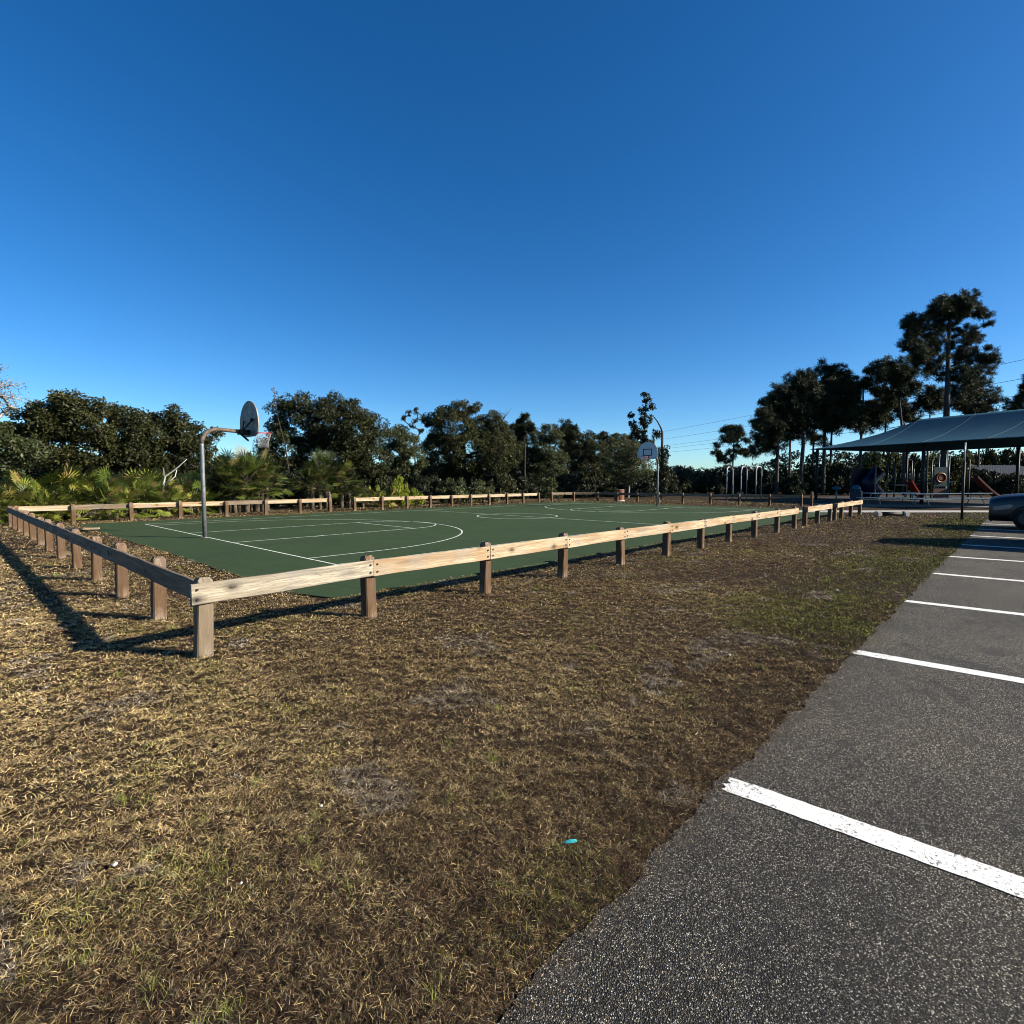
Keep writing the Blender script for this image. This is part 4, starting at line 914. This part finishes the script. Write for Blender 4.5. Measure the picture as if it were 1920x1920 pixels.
def pedestal(px, D, ztop, label, cat, mm, r=.32):
    t = empty(cat.replace(' ', '_'), at(px, D)); tag(t, label, cat)
    m = MB(); m.tube([(0, 0, 0), (0, 0, ztop - .15)], .05, 8); m.build('stem', m_steel, t)
    m = MB(); m.tube([(0, 0, ztop - .2), (0, 0, ztop - .12), (0, 0, ztop), (0, 0, ztop + .06)], [r * .5, r, r * .95, r * .5], 16); m.build('bowl', mm, t)
pedestal(1568, 38, 1.15, 'teal mushroom shaped pedestal beside the last fence section', 'drinking fountain', m_bluep, .28)
t = empty('recycling_bin', at(1606, 37)); tag(t, 'dark blue bin with a paler domed lid left of the picnic tables', 'bin')
m = MB(); m.box(-.32, .32, -.3, .3, 0, .95); m.build('body', m_navy, t, bevel=.05); m = MB(); m.tube([(-.08, 0, .96), (-.08, 0, 1.15), (-.08, 0, 1.28), (-.08, 0, 1.33)], [.26, .25, .16, .04], 14); m.build('domed_lid', m_bluep, t)

# ------------------------------------------------------------------ picnic tables
def table(px0, px1, D0, D1, label):
    a, b_ = at(px0, D0), at(px1, D1); dv = b_ - a; L = dv.length; t = empty('picnic_table', a + Vector((0, 0, .05)), math.atan2(dv.y, dv.x)); tag(t, label, 'picnic table', 'long metal picnic tables')
    m = MB()
    for k in range(3): m.box(0, L, -.38 + k * .26, -.38 + k * .26 + .24, .74, .78)
    m.build('tabletop', m_alu, t, bevel=.006)
    for s in (-1, 1):
        m = MB(); m.box(0, L, s * .72 - .13, s * .72 + .13, .42, .46); m.build('bench', m_alu, t, bevel=.006)
    for xx in (L * .14, L * .86):
        m = MB(); m.tube([(xx, -.72, .4), (xx, .72, .4)], .028, 8)
        for s in (-1, 1): m.tube([(xx, s * .55, .0), (xx, s * .2, .72)], .028, 8)
        m.tube([(xx, -.34, .72), (xx, .34, .72)], .028, 8); m.build('leg', m_pale, t)
    return t
table(1626, 1716, 35.4, 36.2, 'left one of two long aluminium picnic tables, partly shaded')
table(1706, 1849, 33.6, 35.6, 'right one of two long aluminium picnic tables, top brightly sunlit')
# slim steel pole
t = empty('steel_pole', (23.87, -14.98, 0)); tag(t, 'slim tall steel pole standing on grass in front of the canopy', 'pole')
m = MB(); m.tube([(0, 0, 0), (0, 0, 2.45)], .045, 12); m.build('lower_pole', m_black, t); m = MB(); m.tube([(0, 0, 2.4), (0, 0, 3.2)], .03, 12); m.build('upper_pole', m_pale, t)  # dark lower and pale upper piece paint in the pole's shade and sunlight
# low log between concrete blocks
c0 = at(1647, 24.6); c1 = at(1701, 24.6); dv = c1 - c0; t = empty('wheel_stop', c0, math.atan2(dv.y, dv.x)); tag(t, 'low dark beam with white block ends lying on grass before the pavement', 'wheel stop')
m = MB(); m.tube([(.05, 0, .13), (dv.length - .05, 0, .13)], .09, 10); m.build('beam', m_black, t)
for xx in (0, dv.length - .06):
    m = MB(); m.box(xx - .12, xx + .14, -.15, .15, -.01, .24); m.build('block', m_conc, t, bevel=.05)
# corrugated roof shed far right
D_ = 64; t = empty('open_shelter', at(1885, D_), math.atan2(RY, RX)); tag(t, 'small open shelter with sloping corrugated roof behind the bushes at right', 'shelter')
w_ = 100 * D_ / F; m = MB(); n_ = 40
for k in range(n_):
    x0 = -w_ / 2 + w_ * k / n_; zt = .05 if k % 2 else 0
    b = m.b; v = [b.verts.new(p_) for p_ in ((x0, -2, zh(893, D_) + zt), (x0 + w_ / n_, -2, zh(893, D_) + zt), (x0 + w_ / n_ + .6, 2.5, zh(872, D_) + zt), (x0 + .6, 2.5, zh(872, D_) + zt))]; b.faces.new(v)
    v2 = [b.verts.new(q.co - Vector((0, 0, .03))) for q in v]; b.faces.new(list(reversed(v2)))
m.build('roof', m_tin, t)
for sx in (-1, 1):
    for sy in (-1.6, 2.):
        m = MB(); m.tube([(sx * w_ * .42 + .2, sy, 0), (sx * w_ * .42 + .2, sy, zh(893, D_) + .05 + (.9 if sy > 0 else 0))], .07, 8); m.build('post', m_black, t)

# ------------------------------------------------------------------ vehicles
m_car, n, b = mat('dark_navy_car_paint'); b.inputs['Base Color'].default_value = (.012, .016, .03, 1); b.inputs['Roughness'].default_value = .4; b.inputs['Metallic'].default_value = 0; b.inputs['Coat Weight'].default_value = .25
n.links.new(ramp(n, noise(n, opos(n), 3, 4), [(.3, (.004, .0045, .006)), (.7, (.005, .006, .009))]), b.inputs['Base Color'])
m_vanp = simple('grey_van_paint', (.2, .2, .21), .3, .3, .05)
m_glass, n, b = mat('tinted_glass'); b.inputs['Base Color'].default_value = (.01, .012, .014, 1); b.inputs['Roughness'].default_value = .06
m_tyre = simple('tyre_rubber', (.018, .018, .018), .85); m_rim = simple('alloy_rim', (.06, .06, .062), .4, .6)
m_lamp = simple('headlamp_lens', (.3, .31, .33), .1, .3); m_trim = simple('black_trim', (.015, .015, .016), .6)
def vehicle(name, label, cat, loc, prof, green, Wd, paint, wx=(.95, 3.65), wr=.36):
    """nose at local x=0, tail +x; prof: list of (x, ztop) for body, green: glasshouse outline"""
    t = empty(name, loc, R(-90)); tag(t, label, cat)
    b = bmesh.new(); rings = []; hw = Wd / 2
    for x, zt, zb, k in prof:
        r = []
        for yy, zz in ((-.72, zb), (-.97, zb + .12), (-1, zb + .3), (-1.0, (zb + zt) / 2 + .05), (-.97, zt - .16), (-.88, zt - .04), (-.5, zt), (0, zt + .02), (.5, zt), (.88, zt - .04), (.97, zt - .16), (1.0, (zb + zt) / 2 + .05), (1, zb + .3), (.97, zb + .12), (.72, zb)):
            r.append(b.verts.new((x, yy * hw * k, zz)))
        rings.append(r)
    for A_, B_ in zip(rings, rings[1:]):
        for k in range(len(A_)): f = b.faces.new((A_[k], A_[(k + 1) % len(A_)], B_[(k + 1) % len(A_)], B_[k])); f.smooth = True
    b.faces.new(rings[0]); b.faces.new(list(reversed(rings[-1]))); bmesh.ops.recalc_face_normals(b, faces=b.faces)
    me = bpy.data.meshes.new('body'); b.to_mesh(me); b.free(); me.materials.append(paint)
    body = link('body', me, t); sm = body.modifiers.new('sub', 'SUBSURF'); sm.levels = 2; sm.render_levels = 2
    b = bmesh.new(); rr = []
    for x, z, k in green:
        rr.append([b.verts.new((x, s * hw * k, z)) for s in (-1, 1)])
    n_ = len(rr); b.faces.new([q[0] for q in rr]); b.faces.new([q[1] for q in reversed(rr)])
    for k in range(n_): b.faces.new((rr[k][0], rr[(k + 1) % n_][0], rr[(k + 1) % n_][1], rr[k][1]))
    bmesh.ops.recalc_face_normals(b, faces=b.faces); bmesh.ops.bevel(b, geom=list(b.edges), offset=.05, segments=3, affect='EDGES')
    me = bpy.data.meshes.new('glasshouse'); b.to_mesh(me); b.free(); me.materials.append(m_glass); link('glasshouse', me, t)
    top = [g for g in green if g[1] > max(q[1] for q in green) - .12]; m = MB(); x0, x1 = min(g[0] for g in top), max(g[0] for g in top); zt = max(g[1] for g in top)
    m.box(x0 - .05, x1 + .05, -hw * .77, hw * .77, zt - .05, zt + .035); m.build('roof', paint, t, bevel=.04, seg=3)
    for s in (-1, 1):
        for x in wx:
            m = MB(); y0 = s * (hw - .0); y1 = s * (hw - .22); pr_ = []
            m.tube([(x, y0 * .985, wr), (x, y0, wr), (x, y1, wr)], [wr * .93, wr, wr], 28); wh = m.build('wheel', m_tyre, t)
            m = MB(); m.tube([(x, y0 + s * .004, wr), (x, y0 + s * .012, wr)], [wr * .66, wr * .6], 20); 
            m.build('rim', m_rim, wh)
        m = MB(); m.prism([(.10, .74), (.52, .84), (.62, .78), (.5, .68), (.12, .62)], s * (hw * .93), s * (hw * 1.0), 'y'); m.build('headlight', m_lamp, t, bevel=.015)
        m = MB(); m.box(1.38, 1.58, s * hw * .98 if s > 0 else s * hw * .98 - .2, s * hw * .98 + (.2 if s > 0 else 0), .98, 1.12); m.build('mirror', paint, t, bevel=.04)
        m = MB()
        for x in wx: m.tube([(x + (wr + .05) * math.cos(R(a)), s * (hw + .005), wr + (wr + .05) * math.sin(R(a))) for a in range(-5, 186, 10)], .03, 6)
        m.build('wheel_arch', m_trim, t)
    m = MB(); m.box(-.015, .06, -hw * .6, hw * .6, .5, .72); m.build('grille', m_trim, t, bevel=.02); m = MB(); m.box(-.01, .1, -hw * .8, hw * .8, .24, .4); m.build('lower_bumper', m_trim, t, bevel=.03)
    return t
suv = [(-.03, .98, .24, .84), (-.01, 1.0, .24, .87), (.06, 1.06, .22, .95), (.35, 1.14, .22, .99), (.9, 1.2, .22, 1), (1.4, 1.25, .22, 1), (2.4, 1.24, .22, 1), (3.6, 1.24, .22, 1), (4.3, 1.22, .24, .98), (4.6, 1.1, .28, .9), (4.66, .9, .34, .8)]
vehicle('parked_car', 'dark navy parked car with its bonnet cut by the right edge', 'car', (20.25, -15.98, .012), suv, [(1.2, 1.12, .9), (2.0, 1.74, .76), (3.9, 1.74, .76), (4.5, 1.12, .88)], 1.86, m_car)
van = [(.0, .8, .3, .75), (.05, 1.0, .24, .9), (.3, 1.18, .22, .98), (.8, 1.3, .22, 1), (2., 1.3, .22, 1), (3.5, 1.3, .22, 1), (4.7, 1.3, .24, .98), (4.85, 1.2, .3, .9)]
vehicle('parked_van', 'grey parked van just outside the right edge of the picture', 'van', (14.75, -16.95, .012), van, [(.4, 1.1, .95), (.75, 2.12, .86), (4.5, 2.12, .86), (4.75, 1.1, .95)], 2.0, m_vanp)

# ------------------------------------------------------------------ power lines
for k, (z_, lab) in enumerate(((22., 'highest'), (18.8, 'second highest'), (16., 'middle'), (14.8, 'second lowest'), (13.2, 'lowest'))):
    a, b_ = at(1180, 262), at(2100, 80); m = MB(); pts = []
    for q in range(25): s = q / 24; p = a.lerp(b_, s); p.z = z_ - 1.2 * 4 * s * (1 - s) * .6 + .4; pts.append(p)
    m.tube(pts, .035, 5); tag(m.build('power_line', m_black), lab + ' of the five power lines in the sky behind the pines', 'power line', 'power lines')

# ------------------------------------------------------------------ litter
m = MB(); m.prism([(-.03, 0), (-.02, .008), (.0, .012), (.028, .009), (.034, .001), (.01, -.004)], -.008, .008, 'y'); o = m.build('wrapper', m_wrap, None, (-3.34, -15.4, .03), rz=R(-35), bevel=.002); o.scale = (.95, .8, .8); tag(o, 'small crumpled teal wrapper lying in grass near the asphalt edge', 'wrapper')
for px_, y_, s_, lab in ((185, 1660, .010, 'white pebble in the grass at the bottom left'), (430, 1698, .006, 'small white pebble right of the bottom left one'), (1375, 1238, .015, 'white stone in grass between the fence and the second parking stripe'), (590, 1540, .008, 'pale chip in the brown grass below the corner post'), (1577, 1112, .02, 'white scrap in the greener grass near the fourth stripe'), (8, 968, .14, 'pale rock at the far end of the left fence')):
    D_ = CH * F / (y_ - 900.5); c = at(px_, D_); b = bmesh.new(); bmesh.ops.create_icosphere(b, subdivisions=2, radius=s_)
    for v in b.verts: v.co *= random.uniform(.8, 1.15); v.co.z *= .65
    me = bpy.data.meshes.new('pebble'); b.to_mesh(me); b.free(); me.materials.append(m_peb); o = link('pebble', me, None, c + Vector((0, 0, s_ * .4 + .02))); tag(o, lab, 'stone')
print('done')
